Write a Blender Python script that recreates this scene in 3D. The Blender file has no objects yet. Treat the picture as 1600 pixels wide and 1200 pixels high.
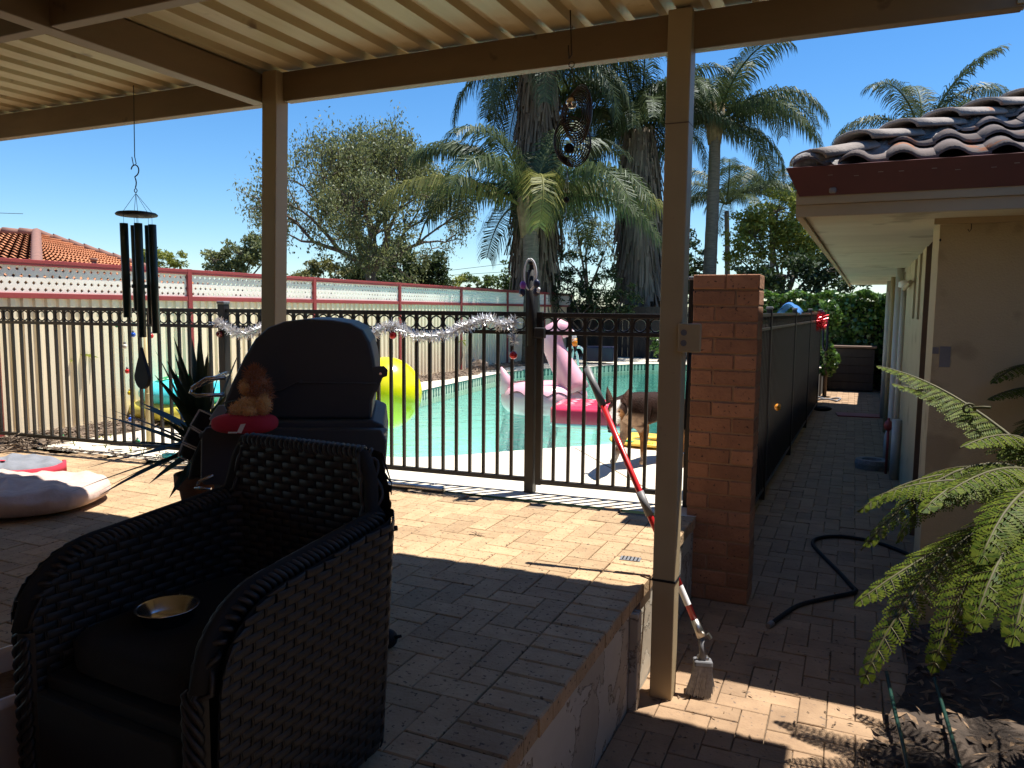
import bpy, bmesh, math, random
import numpy as np
from mathutils import Vector, Matrix
from mathutils.geometry import tessellate_polygon

scene = bpy.context.scene
COL = scene.collection
# ------------------------------------------------------------------ camera
F_PX, CX, CY = 1190.0, 800.0, 600.0
_vy = np.array([(1335 - CX) / F_PX, -(487 - CY) / F_PX, -1.0]); _vy /= np.linalg.norm(_vy)
_vx = -np.array([(-1950 - CX) / F_PX, -(458 - CY) / F_PX, -1.0])
_vx -= _vy * _vx.dot(_vy); _vx /= np.linalg.norm(_vx)
RC = np.stack([_vx, _vy, np.cross(_vx, _vy)])
CAM = np.array([0.0, 0.0, 1.22])
cam = bpy.data.cameras.new('camera')
cam.sensor_width = 36.0
cam.lens = 36.0 * F_PX / 1600.0
cam.clip_start = 0.05
cam.clip_end = 1000.0
camo = bpy.data.objects.new('camera', cam)
COL.objects.link(camo)
_m = Matrix.Identity(4)
for i in range(3):
    for j in range(3):
        _m[i][j] = RC[i][j]
    _m[i][3] = CAM[i]
camo.matrix_world = _m
scene.camera = camo
# ------------------------------------------------------------------ light
SUN = Vector((0.22, 0.24, 1.0)).normalized()
SUN_EL = math.asin(SUN.z)
SUN_AZ = math.atan2(SUN.x, SUN.y)
world = bpy.data.worlds.new('World')
scene.world = world
world.use_nodes = True
_nt = world.node_tree
_bg = _nt.nodes['Background']
_sky = _nt.nodes.new('ShaderNodeTexSky')
_sky.sky_type = 'NISHITA'
_sky.sun_disc = False
_sky.sun_elevation = SUN_EL
_sky.sun_rotation = SUN_AZ
_sky.altitude = 0
_sky.air_density = 1.0
_sky.dust_density = 0.1
_sky.ozone_density = 4.0
_hs = _nt.nodes.new('ShaderNodeHueSaturation')
_hs.inputs['Saturation'].default_value = 1.26
_nt.links.new(_sky.outputs[0], _hs.inputs['Color'])
_mt = _nt.nodes.new('ShaderNodeMixRGB')
_mt.blend_type = 'MULTIPLY'
_mt.inputs[0].default_value = 1.0
_mt.inputs[2].default_value = (0.92, 1.0, 1.06, 1.0)
_nt.links.new(_hs.outputs[0], _mt.inputs[1])
_nt.links.new(_mt.outputs[0], _bg.inputs[0])
_bg.inputs[1].default_value = 0.083
sl = bpy.data.lights.new('sun', 'SUN')
sl.energy = 5.0
sl.angle = math.radians(0.53)
sl.color = (1.0, 0.95, 0.87)
slo = bpy.data.objects.new('sun', sl)
COL.objects.link(slo)
slo.rotation_euler = SUN.to_track_quat('Z', 'Y').to_euler()
slo.location = (4, 4, 12)
vs = scene.view_settings
vs.view_transform = 'Standard'
vs.look = 'None'
vs.exposure = 0.95
vs.gamma = 1.0
vs.use_curve_mapping = False
scene.cycles.max_bounces = 8
scene.cycles.diffuse_bounces = 5
scene.cycles.glossy_bounces = 3
scene.cycles.transparent_max_bounces = 16
scene.cycles.caustics_reflective = False
scene.cycles.caustics_refractive = False
scene.cycles.use_denoising = True

# ------------------------------------------------------------------ helpers
rnd = random.Random(7)
nrg = np.random.default_rng(11)

def ray(px, py):
    return RC @ np.array([(px - CX) / F_PX, -(py - CY) / F_PX, -1.0])
def D(px, py, d):
    return Vector(CAM + ray(px, py) * d)
def onz(px, py, z=0.0):
    v = ray(px, py); return Vector(CAM + v * (z - CAM[2]) / v[2])
def ony(px, py, y):
    v = ray(px, py); return Vector(CAM + v * y / v[1])
def onx(px, py, x):
    v = ray(px, py); return Vector(CAM + v * x / v[0])
def proj(p):
    c = RC.T @ (np.array(p, float) - CAM)
    return CX + F_PX * c[0] / -c[2], CY - F_PX * c[1] / -c[2], -c[2]

def tag(o, label=None, cat=None, group=None, kind=None):
    if label: o['label'] = label
    if cat: o['category'] = cat
    if group: o['group'] = group
    if kind: o['kind'] = kind
    return o

def empty(name, loc=(0, 0, 0), rz=0.0):
    o = bpy.data.objects.new(name, None)
    o.empty_display_size = 0.1
    COL.objects.link(o)
    o.location = loc
    o.rotation_euler = (0, 0, rz)
    return o

def link(name, me, parent=None, loc=None, rz=None, mat=None):
    o = bpy.data.objects.new(name, me)
    COL.objects.link(o)
    if parent is not None:
        o.parent = parent
    if loc is not None: o.location = loc
    if rz is not None: o.rotation_euler = (0, 0, rz)
    return o

class MB:
    """collects shapes; build() links them as ONE mesh object (world coordinates, or the parent's own when local)"""
    def __init__(s):
        s.v = []; s.f = []; s.sm = []
    def add(s, vs, fs, smooth=False):
        b = len(s.v)
        s.v += [tuple(p) for p in vs]
        for f in fs:
            s.f.append(tuple(i + b for i in f)); s.sm.append(smooth)
        return s
    def box(s, c, d, rz=0.0, M=None):
        x, y, z = d[0] / 2, d[1] / 2, d[2] / 2
        pts = [Vector((sx * x, sy * y, sz * z)) for sz in (-1, 1) for sy in (-1, 1) for sx in (-1, 1)]
        R = M if M is not None else Matrix.Rotation(rz, 3, 'Z')
        pts = [R @ p + Vector(c) for p in pts]
        return s.add(pts, [(0, 2, 3, 1), (4, 5, 7, 6), (0, 1, 5, 4), (2, 6, 7, 3), (0, 4, 6, 2), (1, 3, 7, 5)])
    def bb(s, a, b):
        return s.box([(a[i] + b[i]) / 2 for i in range(3)], [abs(b[i] - a[i]) for i in range(3)])
    def tube(s, pts, rad, n=8, cap=True, smooth=True, flat=1.0):
        pts = [Vector(p) for p in pts]
        if not hasattr(rad, '__len__'): rad = [rad] * len(pts)
        up = None; rings = []
        for i, p in enumerate(pts):
            t = (pts[min(i + 1, len(pts) - 1)] - pts[max(i - 1, 0)])
            t = t.normalized() if t.length > 1e-9 else Vector((0, 0, 1))
            if up is None:
                up = Vector((0, 0, 1)) if abs(t.z) < .9 else Vector((1, 0, 0))
            a = t.cross(up)
            a = a.normalized() if a.length > 1e-6 else t.orthogonal().normalized()
            b = a.cross(t).normalized(); up = b
            rings.append([p + a * math.cos(2 * math.pi * k / n) * rad[i] + b * math.sin(2 * math.pi * k / n) * rad[i] * flat for k in range(n)])
        vs = [q for r in rings for q in r]
        fs = [(i * n + k, i * n + (k + 1) % n, (i + 1) * n + (k + 1) % n, (i + 1) * n + k) for i in range(len(pts) - 1) for k in range(n)]
        s.add(vs, fs, smooth)
        if cap:
            b0 = len(s.v) - len(vs)
            s.f.append(tuple(b0 + k for k in reversed(range(n)))); s.sm.append(False)
            s.f.append(tuple(b0 + (len(pts) - 1) * n + k for k in range(n))); s.sm.append(False)
        return s
    def bar(s, a, b, w, h=None, up=(0, 0, 1)):
        a = Vector(a); b = Vector(b); t = (b - a).normalized(); h = h or w
        u = Vector(up)
        if abs(t.dot(u)) > .95: u = Vector((0, 1, 0))
        x = t.cross(u).normalized(); y = x.cross(t)
        vs = [p + x * sx * w / 2 + y * sy * h / 2 for p in (a, b) for sx, sy in ((-1, -1), (1, -1), (1, 1), (-1, 1))]
        return s.add(vs, [(3, 2, 1, 0), (4, 5, 6, 7), (0, 1, 5, 4), (1, 2, 6, 5), (2, 3, 7, 6), (3, 0, 4, 7)])
    def ball(s, c, r, nu=16, nv=10, M=None, pw=1.0):
        if not hasattr(r, '__len__'): r = (r, r, r)
        vs = []
        def sg(t): return math.copysign(abs(t) ** pw, t)
        for j in range(nv + 1):
            th = math.pi * j / nv
            for i in range(nu):
                ph = 2 * math.pi * i / nu
                p = Vector((r[0] * sg(math.sin(th)) * sg(math.cos(ph)), r[1] * sg(math.sin(th)) * sg(math.sin(ph)), r[2] * sg(math.cos(th))))
                if M is not None: p = M @ p
                vs.append(p + Vector(c))
        fs = [(j * nu + i, (j + 1) * nu + i, (j + 1) * nu + (i + 1) % nu, j * nu + (i + 1) % nu) for j in range(nv) for i in range(nu)]
        return s.add(vs, fs, True)
    def lathe(s, c, prof, n=24, smooth=True, caps=False):
        vs = [Vector(c) + Vector((r * math.cos(2 * math.pi * k / n), r * math.sin(2 * math.pi * k / n), z)) for r, z in prof for k in range(n)]
        fs = [(i * n + k, i * n + (k + 1) % n, (i + 1) * n + (k + 1) % n, (i + 1) * n + k) for i in range(len(prof) - 1) for k in range(n)]
        if caps:
            fs.append(tuple(reversed(range(n)))); fs.append(tuple((len(prof) - 1) * n + k for k in range(n)))
        return s.add(vs, fs, smooth)
    def prism(s, poly, off, smooth=False):
        """poly: 3-D outline; off: extrusion vector"""
        n = len(poly); o = Vector(off)
        vs = [Vector(p) for p in poly] + [Vector(p) + o for p in poly]
        fs = [tuple(range(n)), tuple(reversed(range(n, 2 * n)))]
        s.add(vs, fs)
        b = len(s.v) - 2 * n
        for i in range(n):
            j = (i + 1) % n
            s.f.append((b + i, b + n + i, b + n + j, b + j)); s.sm.append(smooth)
        return s
    def grid(s, fn, nu, nv, smooth=True, closeu=False):
        vs = [fn(i / nu, j / nv) for j in range(nv + 1) for i in range(nu + (0 if closeu else 1))]
        w = nu if closeu else nu + 1
        fs = [(j * w + i, j * w + (i + 1) % w, (j + 1) * w + (i + 1) % w, (j + 1) * w + i) for j in range(nv) for i in range(nu)]
        return s.add(vs, fs, smooth)
    def ring(s, c, R, r, ax='y', n=20, m=6, u=None, w=None):
        c = Vector(c)
        u = u or {'y': Vector((1, 0, 0)), 'z': Vector((1, 0, 0)), 'x': Vector((0, 1, 0))}[ax]
        w = w or {'y': Vector((0, 0, 1)), 'z': Vector((0, 1, 0)), 'x': Vector((0, 0, 1))}[ax]
        nn = u.cross(w)
        vs = []
        for i in range(n):
            a = 2 * math.pi * i / n
            e = u * math.cos(a) + w * math.sin(a)
            for k in range(m):
                b = 2 * math.pi * k / m
                vs.append(c + e * (R + r * math.cos(b)) + nn * r * math.sin(b))
        fs = [(i * m + k, ((i + 1) % n) * m + k, ((i + 1) % n) * m + (k + 1) % m, i * m + (k + 1) % m) for i in range(n) for k in range(m)]
        return s.add(vs, fs, True)
    def mesh(s, name, mat=None):
        me = bpy.data.meshes.new(name)
        me.from_pydata(s.v, [], s.f)
        me.polygons.foreach_set('use_smooth', s.sm)
        if mat: me.materials.append(mat)
        me.update()
        return me
    def build(s, name, mat, parent=None, bevel=0.0, local=False, fix=True):
        me = s.mesh(name, mat)
        if fix and len(s.f) < 60000:
            bm = bmesh.new(); bm.from_mesh(me)
            bmesh.ops.recalc_face_normals(bm, faces=bm.faces)
            bm.to_mesh(me); bm.free()
        o = link(name, me)
        if parent is not None:
            o.parent = parent
            if not local:
                if parent.parent is not None:
                    mw = Matrix.LocRotScale(parent.parent.location, parent.parent.rotation_euler, parent.parent.scale) @ Matrix.LocRotScale(parent.location, parent.rotation_euler, parent.scale)
                else:
                    mw = Matrix.LocRotScale(parent.location, parent.rotation_euler, parent.scale)
                me.transform(mw.inverted())
        if bevel:
            b = o.modifiers.new('bevel', 'BEVEL'); b.width = bevel; b.segments = 2; b.limit_method = 'ANGLE'; b.angle_limit = math.radians(50)
        return o

def center(o, at=None):
    """put a one-mesh thing's origin at its base"""
    me = o.data
    co = np.empty(len(me.vertices) * 3); me.vertices.foreach_get('co', co); co = co.reshape(-1, 3)
    c = Vector(((co[:, 0].min() + co[:, 0].max()) / 2, (co[:, 1].min() + co[:, 1].max()) / 2, co[:, 2].min())) if at is None else Vector(at)
    me.transform(Matrix.Translation(-c)); o.location = c
    return o

# ------------------------------------------------------------------ materials
def _nodes(name):
    m = bpy.data.materials.new(name); m.use_nodes = True
    nt = m.node_tree
    return m, nt, nt.nodes['Principled BSDF'], nt.nodes.new('ShaderNodeNewGeometry')
def N(nt, t, **kw):
    n = nt.nodes.new(t)
    for k, v in kw.items(): setattr(n, k, v)
    return n
def c4(c): return (c[0], c[1], c[2], 1.0)

def pm(name, c1, c2=None, scale=6.0, rough=0.6, bump=0.0, bscale=None, metal=0.0, rand=0.0, spec=0.5, c3=None, s3=60.0, t3=0.62, detail=5.0, coat=0.0, rvar=0.0, stretch=None, trans=0.0, sheen=0.0):
    """principled surface: two-tone noise + optional spots (c3) + tone change per piece (rand) + fine relief"""
    m, nt, b, g = _nodes(name)
    pos = g.outputs['Position']
    if stretch:
        mp = N(nt, 'ShaderNodeMapping'); mp.inputs['Scale'].default_value = stretch
        nt.links.new(pos, mp.inputs[0]); pos = mp.outputs[0]
    c2 = c2 or tuple(min(1, x * 0.78) for x in c1)
    nz = N(nt, 'ShaderNodeTexNoise'); nz.inputs['Scale'].default_value = scale; nz.inputs['Detail'].default_value = detail; nz.inputs['Roughness'].default_value = 0.6
    nt.links.new(pos, nz.inputs['Vector'])
    rp = N(nt, 'ShaderNodeValToRGB')
    rp.color_ramp.elements[0].position = 0.32; rp.color_ramp.elements[0].color = c4(c1)
    rp.color_ramp.elements[1].position = 0.70; rp.color_ramp.elements[1].color = c4(c2)
    nt.links.new(nz.outputs[0], rp.inputs[0])
    col = rp.outputs[0]
    if c3:
        n3 = N(nt, 'ShaderNodeTexNoise'); n3.inputs['Scale'].default_value = s3; n3.inputs['Detail'].default_value = 3.0
        nt.links.new(g.outputs['Position'], n3.inputs['Vector'])
        r3 = N(nt, 'ShaderNodeValToRGB'); r3.color_ramp.elements[0].position = t3; r3.color_ramp.elements[1].position = t3 + 0.06
        nt.links.new(n3.outputs[0], r3.inputs[0])
        mx = N(nt, 'ShaderNodeMixRGB'); mx.inputs[2].default_value = c4(c3)
        nt.links.new(r3.outputs[0], mx.inputs[0]); nt.links.new(col, mx.inputs[1]); col = mx.outputs[0]
    if rand:
        oi = N(nt, 'ShaderNodeObjectInfo')
        ad = N(nt, 'ShaderNodeMath', operation='ADD'); nt.links.new(oi.outputs['Random'], ad.inputs[0]); nt.links.new(g.outputs['Random Per Island'], ad.inputs[1])
        fr = N(nt, 'ShaderNodeMath', operation='FRACT'); nt.links.new(ad.outputs[0], fr.inputs[0])
        mr = N(nt, 'ShaderNodeMapRange'); mr.inputs[3].default_value = 1 - rand; mr.inputs[4].default_value = 1 + rand
        nt.links.new(fr.outputs[0], mr.inputs[0])
        hs = N(nt, 'ShaderNodeHueSaturation'); nt.links.new(mr.outputs[0], hs.inputs['Value']); nt.links.new(col, hs.inputs['Color'])
        col = hs.outputs[0]
    nt.links.new(col, b.inputs['Base Color'])
    b.inputs['Roughness'].default_value = rough
    if rvar:
        mr2 = N(nt, 'ShaderNodeMapRange'); mr2.inputs[1].default_value = .3; mr2.inputs[2].default_value = .7
        mr2.inputs[3].default_value = max(0, rough - rvar); mr2.inputs[4].default_value = min(1, rough + rvar)
        nt.links.new(nz.outputs[0], mr2.inputs[0]); nt.links.new(mr2.outputs[0], b.inputs['Roughness'])
    b.inputs['Metallic'].default_value = metal
    b.inputs['Specular IOR Level'].default_value = spec
    b.inputs['Coat Weight'].default_value = coat
    b.inputs['Coat Roughness'].default_value = 0.1
    if sheen: b.inputs['Sheen Weight'].default_value = sheen
    if trans: b.inputs['Transmission Weight'].default_value = trans
    if bump:
        bz = N(nt, 'ShaderNodeTexNoise'); bz.inputs['Scale'].default_value = bscale or scale * 5; bz.inputs['Detail'].default_value = 5.0
        nt.links.new(pos, bz.inputs['Vector'])
        bp = N(nt, 'ShaderNodeBump'); bp.inputs['Strength'].default_value = 0.8; bp.inputs['Distance'].default_value = bump
        nt.links.new(bz.outputs[0], bp.inputs['Height']); nt.links.new(bp.outputs[0], b.inputs['Normal'])
    return m

def leafm(name, c1, c2, transl=0.35, rough=0.45, gl=0.06):
    m = bpy.data.materials.new(name); m.use_nodes = True
    nt = m.node_tree; out = nt.nodes['Material Output']
    nt.nodes.remove(nt.nodes['Principled BSDF'])
    g = N(nt, 'ShaderNodeNewGeometry')
    nz = N(nt, 'ShaderNodeTexNoise'); nz.inputs['Scale'].default_value = 0.9; nz.inputs['Detail'].default_value = 3
    nt.links.new(g.outputs['Position'], nz.inputs['Vector'])
    av = N(nt, 'ShaderNodeMath', operation='MULTIPLY_ADD'); av.inputs[1].default_value = 0.55
    nt.links.new(g.outputs['Random Per Island'], av.inputs[0]); 
    sc = N(nt, 'ShaderNodeMath', operation='MULTIPLY'); sc.inputs[1].default_value = 0.5
    nt.links.new(nz.outputs[0], sc.inputs[0]); nt.links.new(sc.outputs[0], av.inputs[2])
    rp = N(nt, 'ShaderNodeValToRGB'); rp.color_ramp.elements[0].position = 0.1; rp.color_ramp.elements[1].position = 0.9
    rp.color_ramp.elements[0].color = c4(c1); rp.color_ramp.elements[1].color = c4(c2)
    nt.links.new(av.outputs[0], rp.inputs[0])
    d = N(nt, 'ShaderNodeBsdfDiffuse'); t = N(nt, 'ShaderNodeBsdfTranslucent'); gs = N(nt, 'ShaderNodeBsdfGlossy')
    gs.inputs['Roughness'].default_value = rough
    gs.inputs['Color'].default_value = (0.9, 0.95, 1, 1)
    for x in (d, t): nt.links.new(rp.outputs[0], x.inputs['Color'])
    m1 = N(nt, 'ShaderNodeMixShader'); m1.inputs[0].default_value = transl
    nt.links.new(d.outputs[0], m1.inputs[1]); nt.links.new(t.outputs[0], m1.inputs[2])
    m2 = N(nt, 'ShaderNodeMixShader'); m2.inputs[0].default_value = gl
    nt.links.new(m1.outputs[0], m2.inputs[1]); nt.links.new(gs.outputs[0], m2.inputs[2])
    nt.links.new(m2.outputs[0], out.inputs[0])
    return m

M = {}
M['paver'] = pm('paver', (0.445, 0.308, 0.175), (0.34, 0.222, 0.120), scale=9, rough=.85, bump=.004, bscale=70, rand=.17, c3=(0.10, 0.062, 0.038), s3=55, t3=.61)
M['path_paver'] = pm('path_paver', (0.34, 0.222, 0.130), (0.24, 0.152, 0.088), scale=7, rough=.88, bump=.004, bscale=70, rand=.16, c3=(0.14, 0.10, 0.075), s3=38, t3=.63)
M['joint'] = pm('joint_sand', (0.27, 0.205, 0.14), (0.17, 0.125, 0.085), scale=20, rough=.95, bump=.004)
M['concrete'] = pm('pool_paving', (0.72, 0.65, 0.53), (0.62, 0.55, 0.43), scale=2.2, rough=.9, bump=.002, bscale=90, c3=(0.55, 0.48, 0.38), s3=14, t3=.66)
M['render_wall'] = pm('painted_render', (0.50, 0.42, 0.265), (0.44, 0.365, 0.225), scale=1.6, rough=.9, bump=.004, bscale=110, c3=(0.36, 0.295, 0.185), s3=3.2, t3=.60)
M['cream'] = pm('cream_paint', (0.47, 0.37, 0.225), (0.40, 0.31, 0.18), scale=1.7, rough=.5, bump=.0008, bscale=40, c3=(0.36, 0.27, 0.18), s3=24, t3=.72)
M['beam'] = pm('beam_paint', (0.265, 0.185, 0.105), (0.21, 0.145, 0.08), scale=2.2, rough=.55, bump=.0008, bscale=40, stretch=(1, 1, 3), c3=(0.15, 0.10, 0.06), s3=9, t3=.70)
M['sheet'] = pm('roof_sheet_paint', (0.55, 0.45, 0.26), (0.46, 0.36, 0.195), scale=2.5, rough=.5, stretch=(6, .5, 1), c3=(0.22, 0.15, 0.08), s3=5, t3=.68)
M['soffit'] = pm('soffit_paint', (0.60, 0.55, 0.42), (0.51, 0.46, 0.34), scale=1.3, rough=.7, stretch=(1, 3, 1), c3=(0.40, 0.355, 0.255), s3=2.4, t3=.60)
M['maroon'] = pm('maroon_gutter', (0.115, 0.028, 0.030), (0.085, 0.022, 0.026), scale=4, rough=.45, bump=.001)
M['brick'] = pm('red_brick', (0.36, 0.175, 0.095), (0.26, 0.125, 0.07), scale=11, rough=.9, bump=.006, bscale=60, rand=.2, c3=(0.07, 0.035, 0.025), s3=48, t3=.63)
M['mortar'] = pm('mortar', (0.34, 0.215, 0.13), (0.26, 0.16, 0.10), scale=16, rough=.95, bump=.004)
M['black_metal'] = pm('black_powder_coat', (0.016, 0.014, 0.013), (0.024, 0.020, 0.018), scale=6, rough=.42, spec=.5)
M['tile'] = pm('concrete_roof_tile', (0.25, 0.205, 0.185), (0.145, 0.125, 0.12), scale=5, rough=1.0, spec=.12, bump=.006, bscale=50, rand=.2, c3=(0.33, 0.15, 0.085), s3=7, t3=.62)
M['ridge'] = pm('hip_tile', (0.36, 0.315, 0.28), (0.22, 0.195, 0.18), scale=7, rough=1.0, spec=.12, bump=.006, bscale=60, rand=.12, c3=(0.36, 0.17, 0.10), s3=6, t3=.66)
M['bedding'] = pm('hip_mortar', (0.31, 0.29, 0.275), (0.19, 0.175, 0.17), scale=14, rough=.95, bump=.01)
M['orange_tile'] = pm('orange_roof_tile', (0.52, 0.23, 0.12), (0.40, 0.165, 0.085), scale=2, rough=1.0, spec=.1, rand=.10, bump=.004)
M['red_rail'] = pm('red_fence_steel', (0.33, 0.052, 0.045), (0.27, 0.042, 0.040), scale=3, rough=.45)
M['cream_steel'] = pm('cream_fence_steel', (0.86, 0.74, 0.53), (0.78, 0.66, 0.45), scale=1.1, rough=.85, spec=.15, stretch=(1, 1, .5))
M['white_lattice'] = pm('white_lattice', (0.84, 0.79, 0.70), (0.78, 0.72, 0.62), scale=3, rough=.85, spec=.15)
M['mulch'] = pm('mulch', (0.16, 0.115, 0.08), (0.07, 0.05, 0.035), scale=16, rough=.95, bump=.02, bscale=40, rand=.35)
M['chip'] = pm('bark_chip', (0.30, 0.23, 0.17), (0.13, 0.09, 0.06), scale=9, rough=.95, rand=.5)
M['soil'] = pm('garden_soil', (0.075, 0.052, 0.037), (0.03, 0.022, 0.017), scale=9, rough=.97, bump=.02, bscale=30)
M['ground'] = pm('ground', (0.20, 0.17, 0.11), (0.12, 0.12, 0.06), scale=.6, rough=.97, bump=.02)
M['rock'] = pm('sandstone_rock', (0.62, 0.47, 0.33), (0.45, 0.30, 0.19), scale=7, rough=.9, bump=.012, bscale=30)
M['bark'] = pm('grey_bark', (0.16, 0.125, 0.10), (0.075, 0.06, 0.05), scale=5, rough=.95, bump=.02, bscale=14, stretch=(3, 3, .7))
M['palm_bark'] = pm('palm_bark', (0.22, 0.185, 0.145), (0.12, 0.10, 0.08), scale=5, rough=1.0, spec=.1, bump=.02, stretch=(1, 1, 6))
M['thatch'] = leafm('dead_frond', (0.055, 0.042, 0.031), (0.26, 0.205, 0.15), .15, .7, .02)
M['sheath'] = pm('frond_sheath', (0.26, 0.20, 0.12), (0.13, 0.10, 0.06), scale=8, rough=.95, spec=.1, bump=.006)
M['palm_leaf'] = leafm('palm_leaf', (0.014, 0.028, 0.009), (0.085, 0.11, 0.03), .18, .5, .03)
M['palm_leaf_lit'] = leafm('palm_leaf_painted_sun', (0.055, 0.07, 0.013), (0.26, 0.245, 0.06), .25, .5, .025)  # lit copy of the palm leaf: sunshine painted in as brighter, yellower green
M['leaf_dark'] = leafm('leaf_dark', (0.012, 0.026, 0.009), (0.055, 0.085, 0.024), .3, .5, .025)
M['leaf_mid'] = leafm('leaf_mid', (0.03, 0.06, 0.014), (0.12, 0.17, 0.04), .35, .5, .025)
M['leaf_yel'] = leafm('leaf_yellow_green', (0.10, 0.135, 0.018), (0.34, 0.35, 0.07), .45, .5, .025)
M['leaf_olive'] = leafm('leaf_olive', (0.065, 0.075, 0.02), (0.23, 0.22, 0.07), .35, .5, .03)
M['leaf_grey'] = leafm('leaf_grey_green', (0.07, 0.088, 0.032), (0.25, 0.275, 0.105), .42, .5, .03)
M['ivy'] = leafm('ivy_leaf', (0.035, 0.085, 0.014), (0.13, 0.235, 0.035), .35, .4, .05)
M['fern'] = leafm('fern_leaf', (0.030, 0.068, 0.008), (0.175, 0.205, 0.028), .38, .5, .006)
M['fern_stem'] = pm('fern_stem', (0.085, 0.08, 0.022), (0.055, 0.045, 0.016), scale=20, rough=.7)
M['yucca'] = leafm('yucca_leaf', (0.010, 0.024, 0.011), (0.032, 0.055, 0.022), .12, .4, .06)
M['terracotta'] = pm('terracotta', (0.19, 0.085, 0.05), (0.14, 0.06, 0.038), scale=9, rough=.85, bump=.003)
M['hood'] = pm('bbq_hood', (0.050, 0.055, 0.062), (0.042, 0.047, 0.054), scale=5, rough=.45, spec=.5, bump=.0006, bscale=300)
M['bbq_body'] = pm('bbq_body', (0.055, 0.062, 0.072), (0.045, 0.050, 0.060), scale=4, rough=.5)
M['steel'] = pm('stainless_steel', (0.62, 0.62, 0.62), (0.52, 0.52, 0.53), scale=9, rough=.22, metal=1.0, rvar=.08)
M['alu'] = pm('aluminium', (0.60, 0.58, 0.55), (0.48, 0.46, 0.43), scale=12, rough=.35, metal=1.0)
M['wicker'] = pm('dark_wicker', (0.027, 0.023, 0.020), (0.018, 0.015, 0.013), scale=40, rough=.55, spec=.5, rand=.25, bump=.001, bscale=220)
M['wicker_core'] = pm('wicker_core', (0.012, 0.011, 0.010), (0.008, 0.007, 0.007), scale=9, rough=.9)
M['cushion'] = pm('dark_seat_cushion', (0.010, 0.009, 0.009), (0.007, 0.0065, 0.0065), scale=30, rough=.95, bump=.002, bscale=300)
M['white_plastic'] = pm('white_plastic', (0.72, 0.69, 0.66), (0.62, 0.59, 0.56), scale=3, rough=.45)
M['grey_plastic'] = pm('grey_plastic', (0.20, 0.20, 0.21), (0.14, 0.14, 0.15), scale=8, rough=.5)
M['black_rubber'] = pm('black_rubber', (0.020, 0.020, 0.021), (0.012, 0.012, 0.013), scale=9, rough=.7, spec=.25)
M['red_paint'] = pm('red_enamel', (0.60, 0.018, 0.022), (0.52, 0.014, 0.018), scale=5, rough=.3, coat=.3)
M['dogbed'] = pm('beige_dog_bed', (0.60, 0.45, 0.385), (0.50, 0.365, 0.305), scale=7, rough=.95, bump=.022, bscale=9, sheen=.3)
M['grey_cloth'] = pm('grey_cloth', (0.21, 0.22, 0.25), (0.16, 0.17, 0.195), scale=12, rough=.95, bump=.004, bscale=30)
M['red_cloth'] = pm('red_cloth', (0.58, 0.035, 0.065), (0.46, 0.025, 0.05), scale=12, rough=.9, bump=.003, bscale=40)
M['yellow_vinyl'] = pm('yellow_vinyl', (0.86, 0.74, 0.006), (0.80, 0.67, 0.004), scale=2, rough=.25, coat=.2)
M['pink_vinyl'] = pm('pink_vinyl', (0.84, 0.46, 0.52), (0.79, 0.40, 0.46), scale=2, rough=.28, coat=.2)
M['hot_pink'] = pm('red_vinyl', (0.80, 0.045, 0.10), (0.73, 0.035, 0.085), scale=2, rough=.28, coat=.2)
M['white_vinyl'] = pm('white_vinyl', (0.82, 0.80, 0.79), (0.76, 0.74, 0.73), scale=3, rough=.35)
M['orange'] = pm('orange_vinyl', (0.85, 0.30, 0.015), (0.78, 0.26, 0.012), scale=3, rough=.35)
M['cyan_vinyl'] = pm('cyan_vinyl', (0.05, 0.55, 0.62), (0.03, 0.47, 0.55), scale=2, rough=.3, coat=.2)
M['green_vinyl'] = pm('green_vinyl', (0.03, 0.36, 0.14), (0.02, 0.30, 0.11), scale=2, rough=.3)
M['olive_vinyl'] = pm('yellow_olive_vinyl', (0.50, 0.44, 0.06), (0.42, 0.37, 0.05), scale=2, rough=.35)
M['melon'] = pm('melon_vinyl', (0.86, 0.56, 0.09), (0.80, 0.49, 0.07), scale=3, rough=.35)
M['green_chime'] = pm('dark_green_tube', (0.026, 0.055, 0.050), (0.020, 0.042, 0.040), scale=4, rough=.35)
M['dark_wood'] = pm('dark_wood', (0.030, 0.026, 0.026), (0.018, 0.016, 0.017), scale=8, rough=.6)
M['bamboo'] = pm('bamboo', (0.60, 0.50, 0.26), (0.50, 0.40, 0.19), scale=6, rough=.5, stretch=(1, 1, .3))
M['bronze'] = pm('dark_bronze', (0.085, 0.055, 0.038), (0.05, 0.033, 0.025), scale=9, rough=.4, metal=.7)
M['blue_cloth'] = pm('blue_cloth', (0.03, 0.16, 0.42), (0.02, 0.12, 0.34), scale=12, rough=.9)
M['navy'] = pm('navy_plastic', (0.010, 0.012, 0.045), (0.008, 0.009, 0.035), scale=9, rough=.4)
M['purple'] = pm('purple_plastic', (0.22, 0.05, 0.33), (0.16, 0.04, 0.26), scale=9, rough=.35)
M['plush'] = pm('tan_plush', (0.80, 0.45, 0.16), (0.64, 0.33, 0.11), scale=25, rough=1.0, bump=.01, bscale=120, sheen=.4)
M['plush_mane'] = pm('rust_plush', (0.52, 0.20, 0.07), (0.38, 0.13, 0.045), scale=25, rough=1.0, bump=.014, bscale=120, sheen=.4)
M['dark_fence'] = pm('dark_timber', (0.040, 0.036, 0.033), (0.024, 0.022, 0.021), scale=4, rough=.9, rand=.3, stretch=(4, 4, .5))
M['brown'] = pm('brown_paint', (0.17, 0.115, 0.08), (0.14, 0.09, 0.062), scale=4, rough=.7)
M['pipe'] = pm('pvc_pipe', (0.50, 0.47, 0.42), (0.43, 0.40, 0.355), scale=4, rough=.45)
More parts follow.
